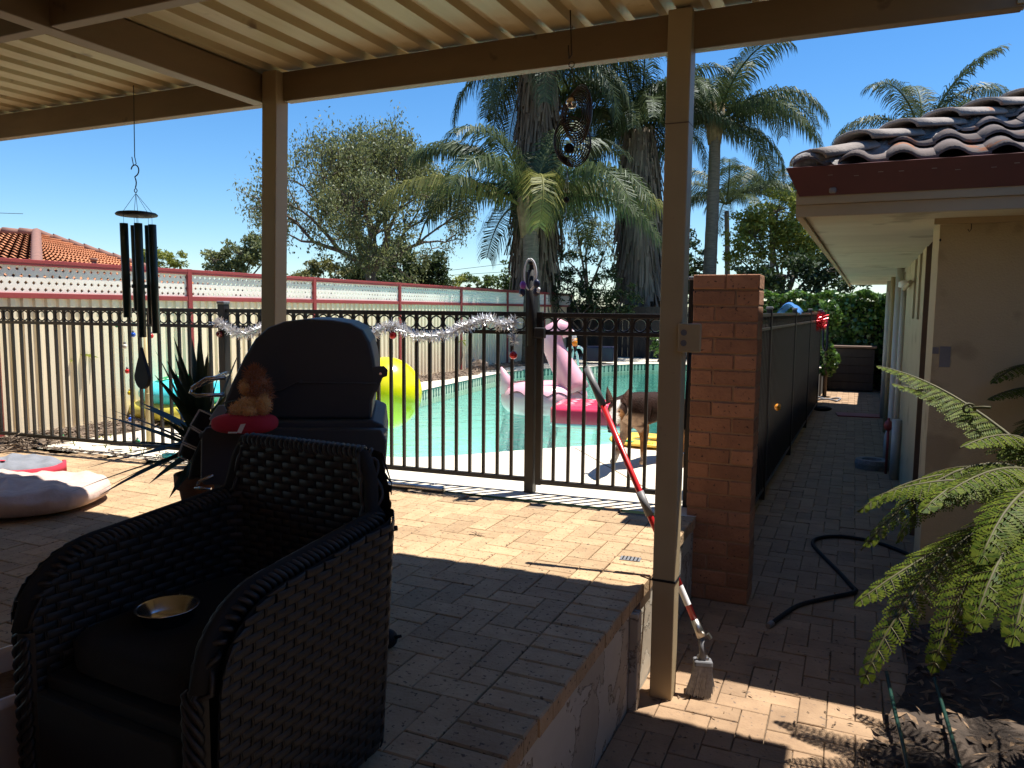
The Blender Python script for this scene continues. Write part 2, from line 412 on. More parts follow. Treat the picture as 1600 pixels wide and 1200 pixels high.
M['red_tinsel'] = pm('red_tinsel', (0.62, 0.02, 0.03), (0.5, 0.01, 0.02), scale=30, rough=.25, metal=.6)
M['tinsel'] = pm('silver_tinsel', (0.88, 0.88, 0.90), (0.75, 0.76, 0.79), scale=30, rough=.3, metal=.55)
M['twig'] = pm('dry_leaf', (0.20, 0.13, 0.075), (0.12, 0.075, 0.045), scale=30, rough=.9, rand=.4)
M['glass_dark'] = pm('dark_window', (0.02, 0.022, 0.025), (0.015, 0.017, 0.02), scale=3, rough=.08)
def solid(name, c, rough=.35, metal=0.0, coat=0.0): return pm(name, c, tuple(x * .88 for x in c), scale=9, rough=rough, metal=metal, coat=coat)
# ------------------------------------------------------------------ the setting
ZL = -0.5                     # level of the side path
def yb(x): return 4.43 + 0.05 * (x + 1.8)          # where the brick patio meets the pool paving
def yf(x): return 4.62 + 0.075 * (x + 1.93)        # line of the black pool fence

def sheet(name, outer, holes, z, mat, kind='structure', parent=None):
    polys = [[Vector((x, y, 0)) for x, y in outer]] + [[Vector((x, y, 0)) for x, y in h] for h in holes]
    tri = tessellate_polygon(polys)
    pts = [p for q in polys for p in q]
    b = MB(); b.add([(p.x, p.y, z) for p in pts], tri)
    o = b.build(name, mat, parent)
    me = o.data
    if me.polygons[0].normal.z < 0: me.flip_normals()
    if kind: o['kind'] = kind
    return o

sheet('ground', [(-420, -200), (420, -200), (420, 600), (-420, 600)], [[(-6.9, -2.5), (-0.9, -2.5), (-0.9, 19.0), (-6.9, 19.0)]], ZL - 0.06, M['ground'])

def catmull(pts, n):
    out = []
    k = len(pts)
    for i in range(k):
        p0, p1, p2, p3 = [np.array(pts[(i + d) % k], float) for d in (-1, 0, 1, 2)]
        for s in range(n):
            t = s / n
            out.append(tuple(.5 * ((2 * p1) + (-p0 + p2) * t + (2 * p0 - 5 * p1 + 4 * p2 - p3) * t * t + (-p0 + 3 * p1 - 3 * p2 + p3) * t ** 3)))
    return out
POOL = catmull([(-3.6, 5.22), (-3.1, 5.40), (-2.5, 6.08), (-1.9, 6.72), (-1.5, 7.5), (-1.42, 9), (-1.5, 11.5), (-1.75, 14.5), (-2.3, 16.6), (-3.3, 17.25), (-4.2, 17.1), (-4.85, 16.2), (-5.15, 15.4), (-5.75, 14.6), (-6.08, 13.3), (-5.98, 11.5), (-5.8, 9.7), (-5.5, 8.0), (-5.0, 6.5), (-4.3, 5.5)], 6)
WZ = -0.16
yard = sheet('pool_paving', [(-8.2, yb(-8.2)), (-0.80, yb(-0.8)), (-0.80, 8), (-0.56, 19.4), (-8.2, 19.4)], [POOL], 0.0, M['concrete'])
# saw-cut joints in the poured paving
jb = MB()
for a, b in (((-2.2, 6.3), (-1.0, 4.75)), ((-4.6, 5.3), (-4.2, 4.5)), ((-5.2, 6.0), (-6.9, 5.2)), ((-1.6, 7.2), (-0.8, 6.6)), ((-6.0, 11.0), (-6.9, 11.0)), ((-6.0, 13.6), (-6.9, 13.9)), ((-5.7, 8.4), (-6.9, 8.1))):
    jb.bar((a[0], a[1], 0.001), (b[0], b[1], 0.001), 0.012, 0.003)
jb.build('paving_joint', M['joint'], yard)['kind'] = 'stuff'

# pool basin
bas = MB()
n = len(POOL)
cxp = sum(p[0] for p in POOL) / n; cyp = sum(p[1] for p in POOL) / n
def basin_z(y): return -1.0 - 0.7 * min(1, max(0, (y - 7) / 7))
lv = []
for k, (x, y) in enumerate(POOL):
    lv.append([(x, y, -0.003), (x, y, basin_z(y)), (cxp + (x - cxp) * .96, cyp + (y - cyp) * .98, basin_z(y) - .05)])
vs = [p for l in lv for p in l]
bas.add(vs, [(k * 3 + j, k * 3 + j + 1, ((k + 1) % n) * 3 + j + 1, ((k + 1) % n) * 3 + j) for k in range(n) for j in range(2)], True)
tri = tessellate_polygon([[Vector((l[2][0], l[2][1], 0)) for l in lv]])
bas.add([l[2] for l in lv], tri)
M['liner'] = pm('pool_liner', (0.46, 0.76, 0.69), (0.40, 0.71, 0.64), scale=3, rough=.6)
pool = bas.build('pool_basin', M['liner']); pool['kind'] = 'structure'
# printed waterline band round the basin: pale strip and dark baluster marks
M['band_pale'] = pm('waterline_band', (0.66, 0.66, 0.52), (0.58, 0.58, 0.45), scale=8, rough=.5)
M['band_dark'] = pm('waterline_mark', (0.05, 0.15, 0.115), (0.035, 0.11, 0.09), scale=8, rough=.5)
bp, bd = MB(), MB()
inner = []
for k in range(n):
    a = np.array(POOL[k - 1]); b = np.array(POOL[(k + 1) % n]); t = (b - a) / np.linalg.norm(b - a)
    nn = np.array([-t[1], t[0]])
    if nn.dot(np.array([cxp, cyp]) - np.array(POOL[k])) < 0: nn = -nn
    inner.append(nn)
for k in range(n):
    p, q = np.array(POOL[k]), np.array(POOL[(k + 1) % n]); np_, nq = inner[k], inner[(k + 1) % n]
    o1 = p + np_ * .004; o2 = q + nq * .004
    bp.add([(*o1, -.004), (*o2, -.004), (*o2, -.24), (*o1, -.24)], [(0, 1, 2, 3)])
    L = np.linalg.norm(q - p); m = max(1, round(L / .105))
    for i in range(m):
        c = p + (q - p) * (i + .5) / m; nn = np_ + (nq - np_) * (i + .5) / m; t = (q - p) / L; c = c + nn * .008
        for za, zb, w in ((-.02, -.055, .058), (-.055, -.115, .036), (-.115, -.15, .05)):
            bd.add([(*(c - t * w / 2), za), (*(c + t * w / 2), za), (*(c + t * w / 2), zb), (*(c - t * w / 2), zb)], [(0, 1, 2, 3)])
    bd.add([(*(p + np_ * .007), -.003), (*(q + nq * .007), -.003), (*(q + nq * .007), -.018), (*(p + np_ * .007), -.018)], [(0, 1, 2, 3)])
bp.build('waterline_band', M['band_pale'], pool)
bd.build('waterline_mark', M['band_dark'], pool)['kind'] = 'stuff'
# water: fresnel mirror over tinted clear water
m = bpy.data.materials.new('pool_water'); m.use_nodes = True
nt = m.node_tree; nt.nodes.remove(nt.nodes['Principled BSDF'])
tr = N(nt, 'ShaderNodeBsdfTransparent'); tr.inputs[0].default_value = (0.84, 0.985, 0.96, 1)
gl = N(nt, 'ShaderNodeBsdfGlossy'); gl.inputs['Roughness'].default_value = 0.02
fr = N(nt, 'ShaderNodeFresnel'); fr.inputs[0].default_value = 1.33
tc = N(nt, 'ShaderNodeNewGeometry'); mp = N(nt, 'ShaderNodeMapping'); mp.inputs['Scale'].default_value = (1.0, 1.0, 1.0)
nz = N(nt, 'ShaderNodeTexNoise'); nz.inputs['Scale'].default_value = 3.4; nz.inputs['Detail'].default_value = 5; nz.inputs['Distortion'].default_value = 1.2
bm_ = N(nt, 'ShaderNodeBump'); bm_.inputs['Strength'].default_value = .8; bm_.inputs['Distance'].default_value = .03
nt.links.new(tc.outputs['Position'], mp.inputs[0]); nt.links.new(mp.outputs[0], nz.inputs['Vector']); nt.links.new(nz.outputs[0], bm_.inputs['Height'])
for x in (gl, fr): nt.links.new(bm_.outputs[0], x.inputs['Normal'])
mx = N(nt, 'ShaderNodeMixShader'); nt.links.new(fr.outputs[0], mx.inputs[0]); nt.links.new(tr.outputs[0], mx.inputs[1]); nt.links.new(gl.outputs[0], mx.inputs[2])
nt.links.new(mx.outputs[0], nt.nodes['Material Output'].inputs[0])
M['water'] = m
sheet('pool_water', POOL, [], WZ, M['water'])

# ---- pavers
def paver_mesh(name, L, W, H, mat, ch=.004):
    b = MB(); x, y = L / 2, W / 2
    v = [(sx * x, sy * y, -H) for sx, sy in ((-1, -1), (1, -1), (1, 1), (-1, 1))]
    v += [(sx * x, sy * y, -ch) for sx, sy in ((-1, -1), (1, -1), (1, 1), (-1, 1))]
    v += [(sx * (x - ch), sy * (y - ch), 0) for sx, sy in ((-1, -1), (1, -1), (1, 1), (-1, 1))]
    f = []
    for r in (0, 4):
        for k in range(4): f.append((r + k, r + (k + 1) % 4, r + 4 + (k + 1) % 4, r + 4 + k))
    f.append((8, 9, 10, 11))
    b.add(v, f)
    return b.mesh(name, mat), v, f

PL, PW = 0.224, 0.112
def herring(x0, x1, y0, y1, ox, oy):
    """centres and turns of a 90-degree herringbone"""
    out = []
    for i in range(math.floor((x0 - ox) / PW) - 1, math.ceil((x1 - ox) / PW) + 1):
        for j in range(math.floor((y0 - oy) / PW) - 1, math.ceil((y1 - oy) / PW) + 1):
            k = (i - j) % 4
            if k == 0: out.append((ox + (i + 1) * PW, oy + (j + .5) * PW, 0))
            elif k == 3: out.append((ox + (i + .5) * PW, oy + (j + 1) * PW, 1))
    return out

def lay(parent, items, z, mat, name, H=.05, limit=290, jit=.0016):
    """items (x, y, turn); the ones showing largest become objects, the rest one joined part"""
    me, pv, pf = paver_mesh(name, PL - .0035, PW - .0035, H, mat, .003)
    sc = []
    for it in items:
        px, py, d = proj((it[0], it[1], z))
        vis = d > .3 and -60 < px < 1660 and py < 1290
        if 60 < px < 590 and py > 760: vis = False           # behind the wicker chair
        sc.append(((-1.0 / (d ** 2)) if vis else 0.0, it))
    sc.sort(key=lambda t: t[0])
    rest = MB()
    for q, (s, it) in enumerate(sc):
        dz = rnd.uniform(-jit, jit); rz = it[2] * math.pi / 2 + rnd.uniform(-.006, .006)
        tx, ty = rnd.uniform(-.004, .004), rnd.uniform(-.004, .004)
        if q < limit and s < 0:
            o = link(name, me, parent, (it[0], it[1], z + dz)); o.rotation_euler = (tx, ty, rz)
        else:
            R = Matrix.Rotation(rz, 3, 'Z'); c = Vector((it[0], it[1], z + dz))
            rest.add([R @ Vector(p) + c for p in pv], pf)
    if rest.v:
        rest.build(name + '_field', mat, parent, fix=False)['kind'] = 'stuff'

patio = MB().bb((-8.2, -2.6, -.6), (-0.83, 4.3, -.016))
patio.add([(-8.2, 4.3, -.016), (-.83, 4.3, -.016), (-.83, yb(-.83), -.016), (-8.2, yb(-8.2) , -.016)], [(0, 1, 2, 3)])
patio = patio.build('patio_floor', M['joint']); patio['kind'] = 'structure'
XC = -0.80
fld = [t for t in herring(-8.2, XC - PL, 0.3, 4.6, XC - PL, 0.0) if t[0] + (PL if t[2] == 0 else PW) / 2 < XC - PL + .002 and t[1] + (PW if t[2] == 0 else PL) / 2 < yb(t[0]) + .03 and t[0] > -8.1]
# half pavers along the coping where the herringbone is cut
have = set()
for t in fld:
    for c in ((-.5, 0), (.5, 0)) if t[2] == 0 else ((0, -.5), (0, .5)):
        have.add((round((t[0] + c[0] * PW - XC + PL) / PW - .5), round((t[1] + c[1] * PW) / PW - .5)))
hm, _, _ = paver_mesh('paver', PW - .0035, PW - .0035, .05, M['paver'])
lay(patio, fld, 0.0, M['paver'], 'paver', limit=215)
for j in range(4, 38):
    for i in (-1, -2):
        if (i, j) not in have and (j + .5) * PW < yb(-1.1):
            link('paver', hm, patio, (XC - PL + (i + .5) * PW, (j + .5) * PW, rnd.uniform(-.001, .001)))
cm, _, _ = paver_mesh('coping_paver', PL - .004, PW - .006, .062, M['paver'], .006)
for j in range(8, 40):
    link('coping_paver', cm, patio, (XC - PL / 2 + rnd.uniform(-.003, .003), (j + .5) * PW, rnd.uniform(-.001, .0015)), rnd.uniform(-.01, .01))

# retaining wall under the coping: flaking paint on old render
m, nt, b, g = _nodes('flaking_paint')
n1 = N(nt, 'ShaderNodeTexNoise'); n1.inputs['Scale'].default_value = 3.2; n1.inputs['Detail'].default_value = 7; n1.inputs['Roughness'].default_value = .62; n1.inputs['Distortion'].default_value = .4
nt.links.new(g.outputs['Position'], n1.inputs['Vector'])
r1 = N(nt, 'ShaderNodeValToRGB'); r1.color_ramp.elements[0].position = .475; r1.color_ramp.elements[1].position = .485
nt.links.new(n1.outputs[0], r1.inputs[0])
n2 = N(nt, 'ShaderNodeTexNoise'); n2.inputs['Scale'].default_value = 14; n2.inputs['Detail'].default_value = 5
nt.links.new(g.outputs['Position'], n2.inputs['Vector'])
ra = N(nt, 'ShaderNodeValToRGB'); ra.color_ramp.elements[0].color = (.46, .40, .31, 1); ra.color_ramp.elements[1].color = (.38, .32, .24, 1)
rb = N(nt, 'ShaderNodeValToRGB'); rb.color_ramp.elements[0].color = (.55, .50, .41, 1); rb.color_ramp.elements[1].color = (.47, .42, .33, 1)
for r_ in (ra, rb): nt.links.new(n2.outputs[0], r_.inputs[0])
mx = N(nt, 'ShaderNodeMixRGB'); nt.links.new(r1.outputs[0], mx.inputs[0]); nt.links.new(ra.outputs[0], mx.inputs[1]); nt.links.new(rb.outputs[0], mx.inputs[2])
r2 = N(nt, 'ShaderNodeValToRGB'); r2.color_ramp.elements[0].position = .462; r2.color_ramp.elements[0].color = (0, 0, 0, 1); r2.color_ramp.elements[1].position = .474; r2.color_ramp.elements[1].color = (1, 1, 1, 1)
e3 = r2.color_ramp.elements.new(.482); e3.color = (0, 0, 0, 1)
nt.links.new(n1.outputs[0], r2.inputs[0])
mx2 = N(nt, 'ShaderNodeMixRGB'); mx2.inputs[2].default_value = (.16, .125, .09, 1)
nt.links.new(r2.outputs[0], mx2.inputs[0]); nt.links.new(mx.outputs[0], mx2.inputs[1])
nt.links.new(mx2.outputs[0], b.inputs['Base Color']); b.inputs['Roughness'].default_value = .9
bp_ = N(nt, 'ShaderNodeBump'); bp_.inputs['Distance'].default_value = .006; bp_.inputs['Strength'].default_value = 1
ad = N(nt, 'ShaderNodeMath', operation='MULTIPLY_ADD'); ad.inputs[1].default_value = .3; nt.links.new(n2.outputs[0], ad.inputs[0]); nt.links.new(r1.outputs[0], ad.inputs[2])
nt.links.new(ad.outputs[0], bp_.inputs['Height']); nt.links.new(bp_.outputs[0], b.inputs['Normal'])
M['flaking'] = m
rw = MB()
rw.bb((-0.95, -2.6, ZL - .05), (-0.815, 4.5, -.064))
rw = rw.build('retaining_wall', M['flaking']); center(rw)
tag(rw, 'low retaining wall with flaking cream paint below the patio edge', 'wall')
MB().bb((-0.815, 3.075, ZL - .02), (-0.775, 3.135, -.068)).build('render_strip', M['flaking'], rw, bevel=.006)
MB().bb((-0.815, 3.135, ZL - .02), (-0.803, 3.21, -.07)).build('corner_post_stub', M['brown'], rw)

# side path
path = MB().bb((-0.83, -2.6, ZL - .1), (0.60, 19.0, ZL - .014))
path.add([(0.60, -2.6, ZL - .03), (0.9, -2.6, ZL - .03), (0.9, 19, ZL - .03), (0.60, 19, ZL - .03)], [(0, 1, 2, 3)])
path = path.build('side_path', M['joint']); path['kind'] = 'structure'
pit = [t for t in herring(-0.81, 0.52, 1.6, 18.6, -0.81, 1.6) if t[0] - (PL if t[2] == 0 else PW) / 2 > -0.83 and t[0] < 0.5]
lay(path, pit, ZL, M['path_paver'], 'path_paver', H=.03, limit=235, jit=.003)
have = set()
for t in pit:
    for c in ((-.5, 0), (.5, 0)) if t[2] == 0 else ((0, -.5), (0, .5)):
        have.add((round((t[0] + c[0] * PW + .81) / PW - .5), round((t[1] + c[1] * PW - 1.6) / PW - .5)))
hm2, _, _ = paver_mesh('path_paver', PW - .0035, PW - .0035, .03, M['path_paver'], .003)
hmr, hv, hf_ = paver_mesh('path_paver_cut', PW - .0035, PW - .0035, .03, M['path_paver'], .003)
far_h = MB()
for j in range(0, 150):
    for i in range(0, 12):
        if (i, j) in have: continue
        q = (-.81 + (i + .5) * PW, 1.6 + (j + .5) * PW, ZL + rnd.uniform(-.002, .002))
        if j < 40: link('path_paver', hm2, path, q)
        else: far_h.add([Vector(p) + Vector(q) for p in hv], hf_)
far_h.build('path_paver_field', M['path_paver'], path, fix=False)['kind'] = 'stuff'

# garden bed on the right, under the tree fern
def bedz(u, v):
    x = .18 + u * 3.6 + .14 * math.sin(v * 9) * (1 - u); y = 0.6 + v * 3.95
    return Vector((x, y, ZL + .015 + .07 * min(1, u * 6) + .012 * math.sin(x * 7 + y * 5) * math.sin(y * 6) + rnd.uniform(-.012, .012)))
gb = MB().grid(bedz, 110, 110); gb = gb.build('garden_bed', M['soil']); gb['kind'] = 'structure'
lt = MB()
for k in range(2600):
    u, v = rnd.random() ** 1.3, rnd.random(); p = bedz(u, v); a = rnd.random() * 6.28; L = rnd.uniform(.012, .05); w = rnd.uniform(.003, .012)
    d = Vector((math.cos(a), math.sin(a), rnd.uniform(-.2, .3))) * L; s_ = Vector((-math.sin(a), math.cos(a), 0)) * w; p = p + Vector((0, 0, .006 + rnd.random() * .01))
    lt.add([p - d - s_ * .3, p - s_, p + d, p + s_ + Vector((0, 0, .006))], [(0, 1, 2, 3)])
for k in range(260):
    p = Vector((rnd.uniform(-.75, .3), rnd.uniform(2.0, 4.2), ZL + .006)); a = rnd.random() * 6.28; L = rnd.uniform(.006, .02)
    d = Vector((math.cos(a), math.sin(a), .1)) * L; s_ = Vector((-math.sin(a), math.cos(a), 0)) * L * .3
    lt.add([p - d, p - s_, p + d, p + s_ + Vector((0, 0, .004))], [(0, 1, 2, 3)])
tag(lt.build('leaf_litter', M['twig'], fix=False), 'dry leaves and twigs scattered over the garden bed and path', 'leaf litter', kind='stuff')

# unseen: added sky-blocking wing on the right, house wall behind the viewer
MB().bb((2.75, -2.85, -.6), (3.0, 4.3, 2.35)).build('sky_block_wall', M['render_wall'])['kind'] = 'structure'  # added out of view to keep sky light off the shaded fronts
MB().bb((2.25, -2.85, 2.36), (5.5, 3.9, 2.44)).build('sky_block_eave', M['soffit'])['kind'] = 'structure'  # eave of the added wall, also only there to block sky
bw = MB().bb((-8.2, -2.85, -.6), (2.5, -2.62, 2.44)).build('wall_back', M['brick']); bw['kind'] = 'structure'

# ------------------------------------------------------------------ veranda roof
RZ = 2.445
vr = empty('veranda_roof', (-3.8, 0.6, RZ))
tag(vr, 'cream ribbed steel veranda roof on painted beams overhead', 'roof')
def redge(x): return 3.79 + .065 * (min(x, -.8) + .8)
x = 0.50; per = .187
while x > -8.1:
    b = MB(); prof = []
    for k in range(4):
        x0 = x - k * per
        prof += [(x0, 0), (x0 - .105, 0), (x0 - .118, .034), (x0 - .174, .034)]
    prof.append((x - 4 * per, 0))
    prof = prof[:-1] + [(x - 4 * per + .001, 0.0)]
    ny = 6
    vs = []
    for j in range(ny + 1):
        for (px_, pz) in prof:
            ye = redge(px_); yy = -2.6 + (ye + 2.6) * j / ny
            vs.append((px_, yy, RZ + pz + .012 * max(0, (yy - 2.6))))
    w = len(prof)
    b.add(vs, [(j * w + i, j * w + i + 1, (j + 1) * w + i + 1, (j + 1) * w + i) for j in range(ny) for i in range(w - 1)])
    o = b.build('roof_sheet', M['sheet'], vr)
    s_ = o.modifiers.new('thickness', 'SOLIDIFY'); s_.thickness = .0015; s_.offset = 1
    x -= 4 * per
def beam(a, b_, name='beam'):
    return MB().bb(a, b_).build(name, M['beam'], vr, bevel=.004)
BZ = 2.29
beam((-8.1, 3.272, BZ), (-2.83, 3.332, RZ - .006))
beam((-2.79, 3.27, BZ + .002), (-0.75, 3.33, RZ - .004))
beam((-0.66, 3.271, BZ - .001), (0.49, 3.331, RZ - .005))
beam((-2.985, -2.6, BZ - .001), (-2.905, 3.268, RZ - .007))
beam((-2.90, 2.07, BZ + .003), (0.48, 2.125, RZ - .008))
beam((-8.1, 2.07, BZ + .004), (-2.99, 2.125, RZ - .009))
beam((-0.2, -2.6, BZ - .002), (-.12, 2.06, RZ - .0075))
# a strip of capping at the right end of the beam
MB().bb((0.47, 3.262, BZ + .01), (0.50, 3.345, RZ + .03)).build('end_cap', M['cream'], vr)

def sheared_post(x0, x1, y, z0, z1, w, name, parent):
    b = MB()
    vs = [(xc + sx * w / 2, y + sy * w / 2, z) for xc, z in ((x0, z0), (x1, z1)) for sx, sy in ((-1, -1), (1, -1), (1, 1), (-1, 1))]
    b.add(vs, [(3, 2, 1, 0), (4, 5, 6, 7), (0, 1, 5, 4), (1, 2, 6, 5), (2, 3, 7, 6), (3, 0, 4, 7)])
    return b.build(name, M['cream'], parent, bevel=.005)
pr = empty('veranda_post', (-0.705, 3.27, ZL))
sheared_post(-0.705, -0.705, 3.27, ZL, RZ - .003, .098, 'shaft', pr)
tag(pr, 'cream veranda post standing on the path beside the patio edge', 'post')
MB().bb((-0.757, 3.218, .036), (-0.653, 3.322, .046)).build('cable_tie', M['black_rubber'], pr)
MB().bar((-0.757, 3.215, .041), (-0.80, 3.19, .06), .008, .004).build('cable_tie_tail', M['black_rubber'], pr)
MB().bb((-0.7545, 3.2185, 1.985), (-0.6555, 3.3215, 1.989)).build('seam', M['brown'], pr)
pl = empty('veranda_post', (-2.915, 3.27, 0))
sheared_post(-2.925, -2.838, 3.27, -.01, RZ - .0035, .095, 'shaft', pl)
tag(pl, 'cream veranda post rising behind the barbecue hood', 'post')
# twin outlet box on the post
ob = empty('outlet_box', (-0.628, 3.262, 1.03))
MB().bb((-0.672, 3.20, 1.045), (-0.575, 3.216, 1.165)).build('cover', M['cream'], ob, bevel=.006)
MB().bb((-0.655, 3.2165, 1.055), (-0.585, 3.262, 1.155)).build('back_box', M['white_plastic'], ob, bevel=.004)
for z in (1.083, 1.127):
    MB().tube([(-0.645, 3.1985, z), (-0.645, 3.1955, z)], .013, 14).build('socket', M['grey_plastic'], ob)
tag(ob, 'small cream twin outlet box fixed to the right post', 'outlet')
MB().tube([(-0.64, 3.325, 1.05), (-.65, 3.327, .9), (-.655, 3.326, .7)], .006, 6).build('cable', M['black_rubber'], ob)
# ------------------------------------------------------------------ house on the right
HR = -math.radians(0.9)
hs = empty('house', (0.391, 4.64, ZL), HR)
tag(hs, 'cream rendered house with maroon gutter and tiled hip roof on the right', 'house')
def hb(a, b, name, mat, parent=hs, bevel=0.0):
    return MB().bb((a[0], a[1], a[2] - ZL), (b[0], b[1], b[2] - ZL)).build(name, mat, parent, bevel=bevel, local=True)
SZ = 1.71
hb((0, 0, ZL - .05), (5.5, .25, SZ + .05), 'wall', M['render_wall'])
hb((.001, .2505, ZL - .05), (.25, .50, SZ + .05), 'wall', M['render_wall'])
hb((.30, .5005, ZL - .05), (.42, 1.93, SZ + .05), 'recess_wall', M['brown'])
hb((.052, 1.885, ZL - .05), (.299, 1.9, SZ + .04), 'door_jamb', M['brown'])
hb((.25, .45, ZL), (.29, 1.88, 1.6), 'door', M['brown'])
hb((.05, 1.9005, ZL - .05), (.35, 14, 1.16), 'wall', M['render_wall'])
sl_ = [(1.9005, 2.32), (2.66, 3.02), (3.42, 5.4), (6.6, 9.0), (10.0, 14.0)]
for a, b in sl_:
    hb((.05, a, 1.1605), (.35, b, SZ + .05), 'wall', M['render_wall'])
for (a, b) in ((2.32, 2.66), (3.02, 3.42), (5.4, 6.6), (9.0, 10.0)):
    w = hb((.24, a, 1.161), (.26, b, SZ + .03), 'window', M['glass_dark'])
    MB().add([(.049, a + .003, 1.163 - ZL), (.24, a + .003, 1.22 - ZL), (.24, b - .003, 1.22 - ZL), (.049, b - .003, 1.163 - ZL)], [(0, 1, 2, 3)]).build('sill', M['brown'], w, local=True)
# grey patch of new render, drill plug and hook on the front wall
hb((.035, -.003, .93), (.085, .01, 1.04), 'render_patch', M['grey_plastic'])
hb((.0, -.004, 1.0), (.03, .01, 1.035), 'render_patch', M['grey_plastic'])
MB().tube([(.14, -.004, SZ - .03 - ZL), (.14, -.02, SZ - .035 - ZL), (.14, -.024, SZ - .06 - ZL), (.133, -.02, SZ - .072 - ZL), (.125, -.02, SZ - .06 - ZL)], .002, 6).build('hook', M['black_metal'], hs, local=True)
for zz in (1.70, 1.60): MB().ball((.004, -.002, zz - ZL), (.005, .004, .008), 8, 6).build('drill_hole', M['black_rubber'], hs, local=True)
# soffit: sheets with cover joints
UE, VE = -.66, -.47
v0 = -.455
hb((UE + .015, v0, SZ), (5.5, -.001, SZ + .008), 'soffit_panel', M['soffit'])
for k in range(9):
    a = .001 + k * 1.2
    hb((UE + .015, a + (.006 if k else 0), SZ + (.001 if k % 2 else 0)), (.06, a + 1.2, SZ + .0085), 'soffit_panel', M['soffit'])
hb((UE - .02, VE + .015, SZ - .015), (UE + .012, 11.5, SZ + .12), 'fascia', M['cream'])
hb((UE - .02, VE - .014, SZ + .045), (5.5, VE + .0125, SZ + .14), 'fascia', M['cream'])
hb((UE - .02, VE, SZ - .015), (5.5, VE + .0125, SZ + .043), 'fascia', M['cream'])
hb((-.03, -.035, SZ - .03), (5.5, -.0005, SZ - .0005), 'cornice', M['cream'])
# quad gutter mitred at the corner
gt, gbz = 1.93, 1.795
g = MB()
def gp(u, v, z): return (u, v, z - ZL)
fr_ = [(-.73, -.545, gt), (-.72, -.535, gt), (-.655, -.488, gbz), (-.645, -.478, gbz)]
F = [gp(-.73, -.545, gt), gp(5.5, -.545, gt), gp(5.5, -.49, gbz), gp(-.665, -.49, gbz),
     gp(-.73, 11.5, gt), gp(-.665, 11.5, gbz),
     gp(-.645, -.4705, gbz), gp(5.5, -.4705, gbz), gp(-.645, 11.5, gbz),
     gp(-.715, -.53, gt + .004), gp(5.5, -.53, gt + .004), gp(-.715, 11.5, gt + .004),
     gp(-.64, -.45, gt - .05), gp(5.5, -.45, gt - .05), gp(-.64, 11.5, gt - .05)]
g.add(F, [(0, 3, 2, 1), (0, 4, 5, 3), (3, 6, 7, 2), (3, 5, 8, 6), (0, 1, 10, 9), (0, 9, 11, 4), (9, 10, 13, 12), (9, 12, 14, 11)])
gut = g.build('gutter', M['maroon'], hs, local=True)
dr = MB()
for k in range(14):
    u = -.55 + k * .115 + rnd.uniform(-.02, .02); z = gt - .045 + rnd.uniform(-.008, .008)
    f_ = (gt - z) / (gt - gbz); v = -.545 + .055 * f_ - .0015
    dr.add([gp(u, v, z), gp(u + .022, v, z), gp(u + .022, v + .0012, z - .003), gp(u, v + .0012, z - .003)], [(0, 1, 2, 3)])
dr.build('rust_tick', M['bedding'], gut, local=True)['kind'] = 'stuff'
mp_ = MB().ball((-.51, -.502, 1.815 - ZL), (.017, .008, .014), 10, 8, pw=.5).build('wasp_nest', M['bedding'], gut, local=True)
# roof: bed, tiles in courses, hip capping
TP = .40; TW, TE = .21, .31
SLs = math.sqrt(1 + TP * TP)
rb = MB()
o_ = gp(-.68, -.50, gt - .01)
rb.add([gp(-.68, -.50, gt - .012), gp(5.5, -.50, gt - .012), gp(5.5, 4.0, gt - .012 + 4.5 * TP), gp(3.82, 4.0, gt - .012 + 4.5 * TP), gp(-.68, 11.5, gt - .012), gp(3.82, 11.5, gt - .012 + 4.5 * TP)], [(0, 1, 2, 3), (0, 3, 5, 4)])
roof = rb.build('roof', M['tile'], hs, local=True)
tm = MB()
def tprof(t):
    x = t * (TW + .012)
    if x < .135: return x, .012 + .034 * math.sin(math.pi * x / .135) ** .9
    return x, .012 - .006 * math.sin(math.pi * (x - .135) / (TW + .012 - .135))
nn_ = 12; TL = .36
vs = []
for (yy, dz) in ((0, -.014), (0, 0), (TL, -.012)):
    for i in range(nn_ + 1):
        x, z = tprof(i / nn_); vs.append((x, yy, z + dz))
w = nn_ + 1
tm.add(vs, [(j * w + i, j * w + i + 1, (j + 1) * w + i + 1, (j + 1) * w + i) for j in range(2) for i in range(nn_)], True)
tme = tm.mesh('roof_tile', M['tile'])
ang = math.atan(TP)
for k in range(8):
    dv = k * TE / SLs
    for i in range(16):
        u = -.70 + i * TW
        if u + TW * .75 < -.70 + dv: continue
        o = link('roof_tile', tme, roof, (u, -.515 + dv, gt - ZL + .012 + dv * TP))
        o.rotation_euler = (ang - .055 + rnd.uniform(-.01, .01), 0, rnd.uniform(-.012, .012))
# hip capping tiles from the corner upwards
hd = Vector((1, 1, TP)).normalized(); hp = Vector((1, -1, 0)).normalized(); hu = hd.cross(hp); hu = hu if hu.z > 0 else -hu
for k in range(8):
    b = MB(); L = .36; t0 = k * .30
    base = Vector(gp(-.70, -.52, gt)) + hd * (t0 + .10)
    def hf(u, v):
        a = math.pi * (u - .5) * .94
        r = (.135 if k else .13) * (1.06 - .16 * v)
        xx = math.sin(a) * r; zz = (math.cos(a) ** .75 if math.cos(a) > 0 else 0) * r * .50
        return base + hd * (L * v) + hp * xx + hu * (zz - .012 + .050 * (1 - v) * (1 if k else .3))
    b.grid(hf, 12, 3)
    o = b.build('hip_tile', M['ridge'], roof, local=True)
    s_ = o.modifiers.new('thickness', 'SOLIDIFY'); s_.thickness = .016; s_.offset = -1
MB().ball(Vector(gp(-.70, -.52, gt)) + hd * .14 + hu * .004, (.11, .09, .055), 14, 10).build('hip_end', M['bedding'], roof, local=True)
bm2 = MB()
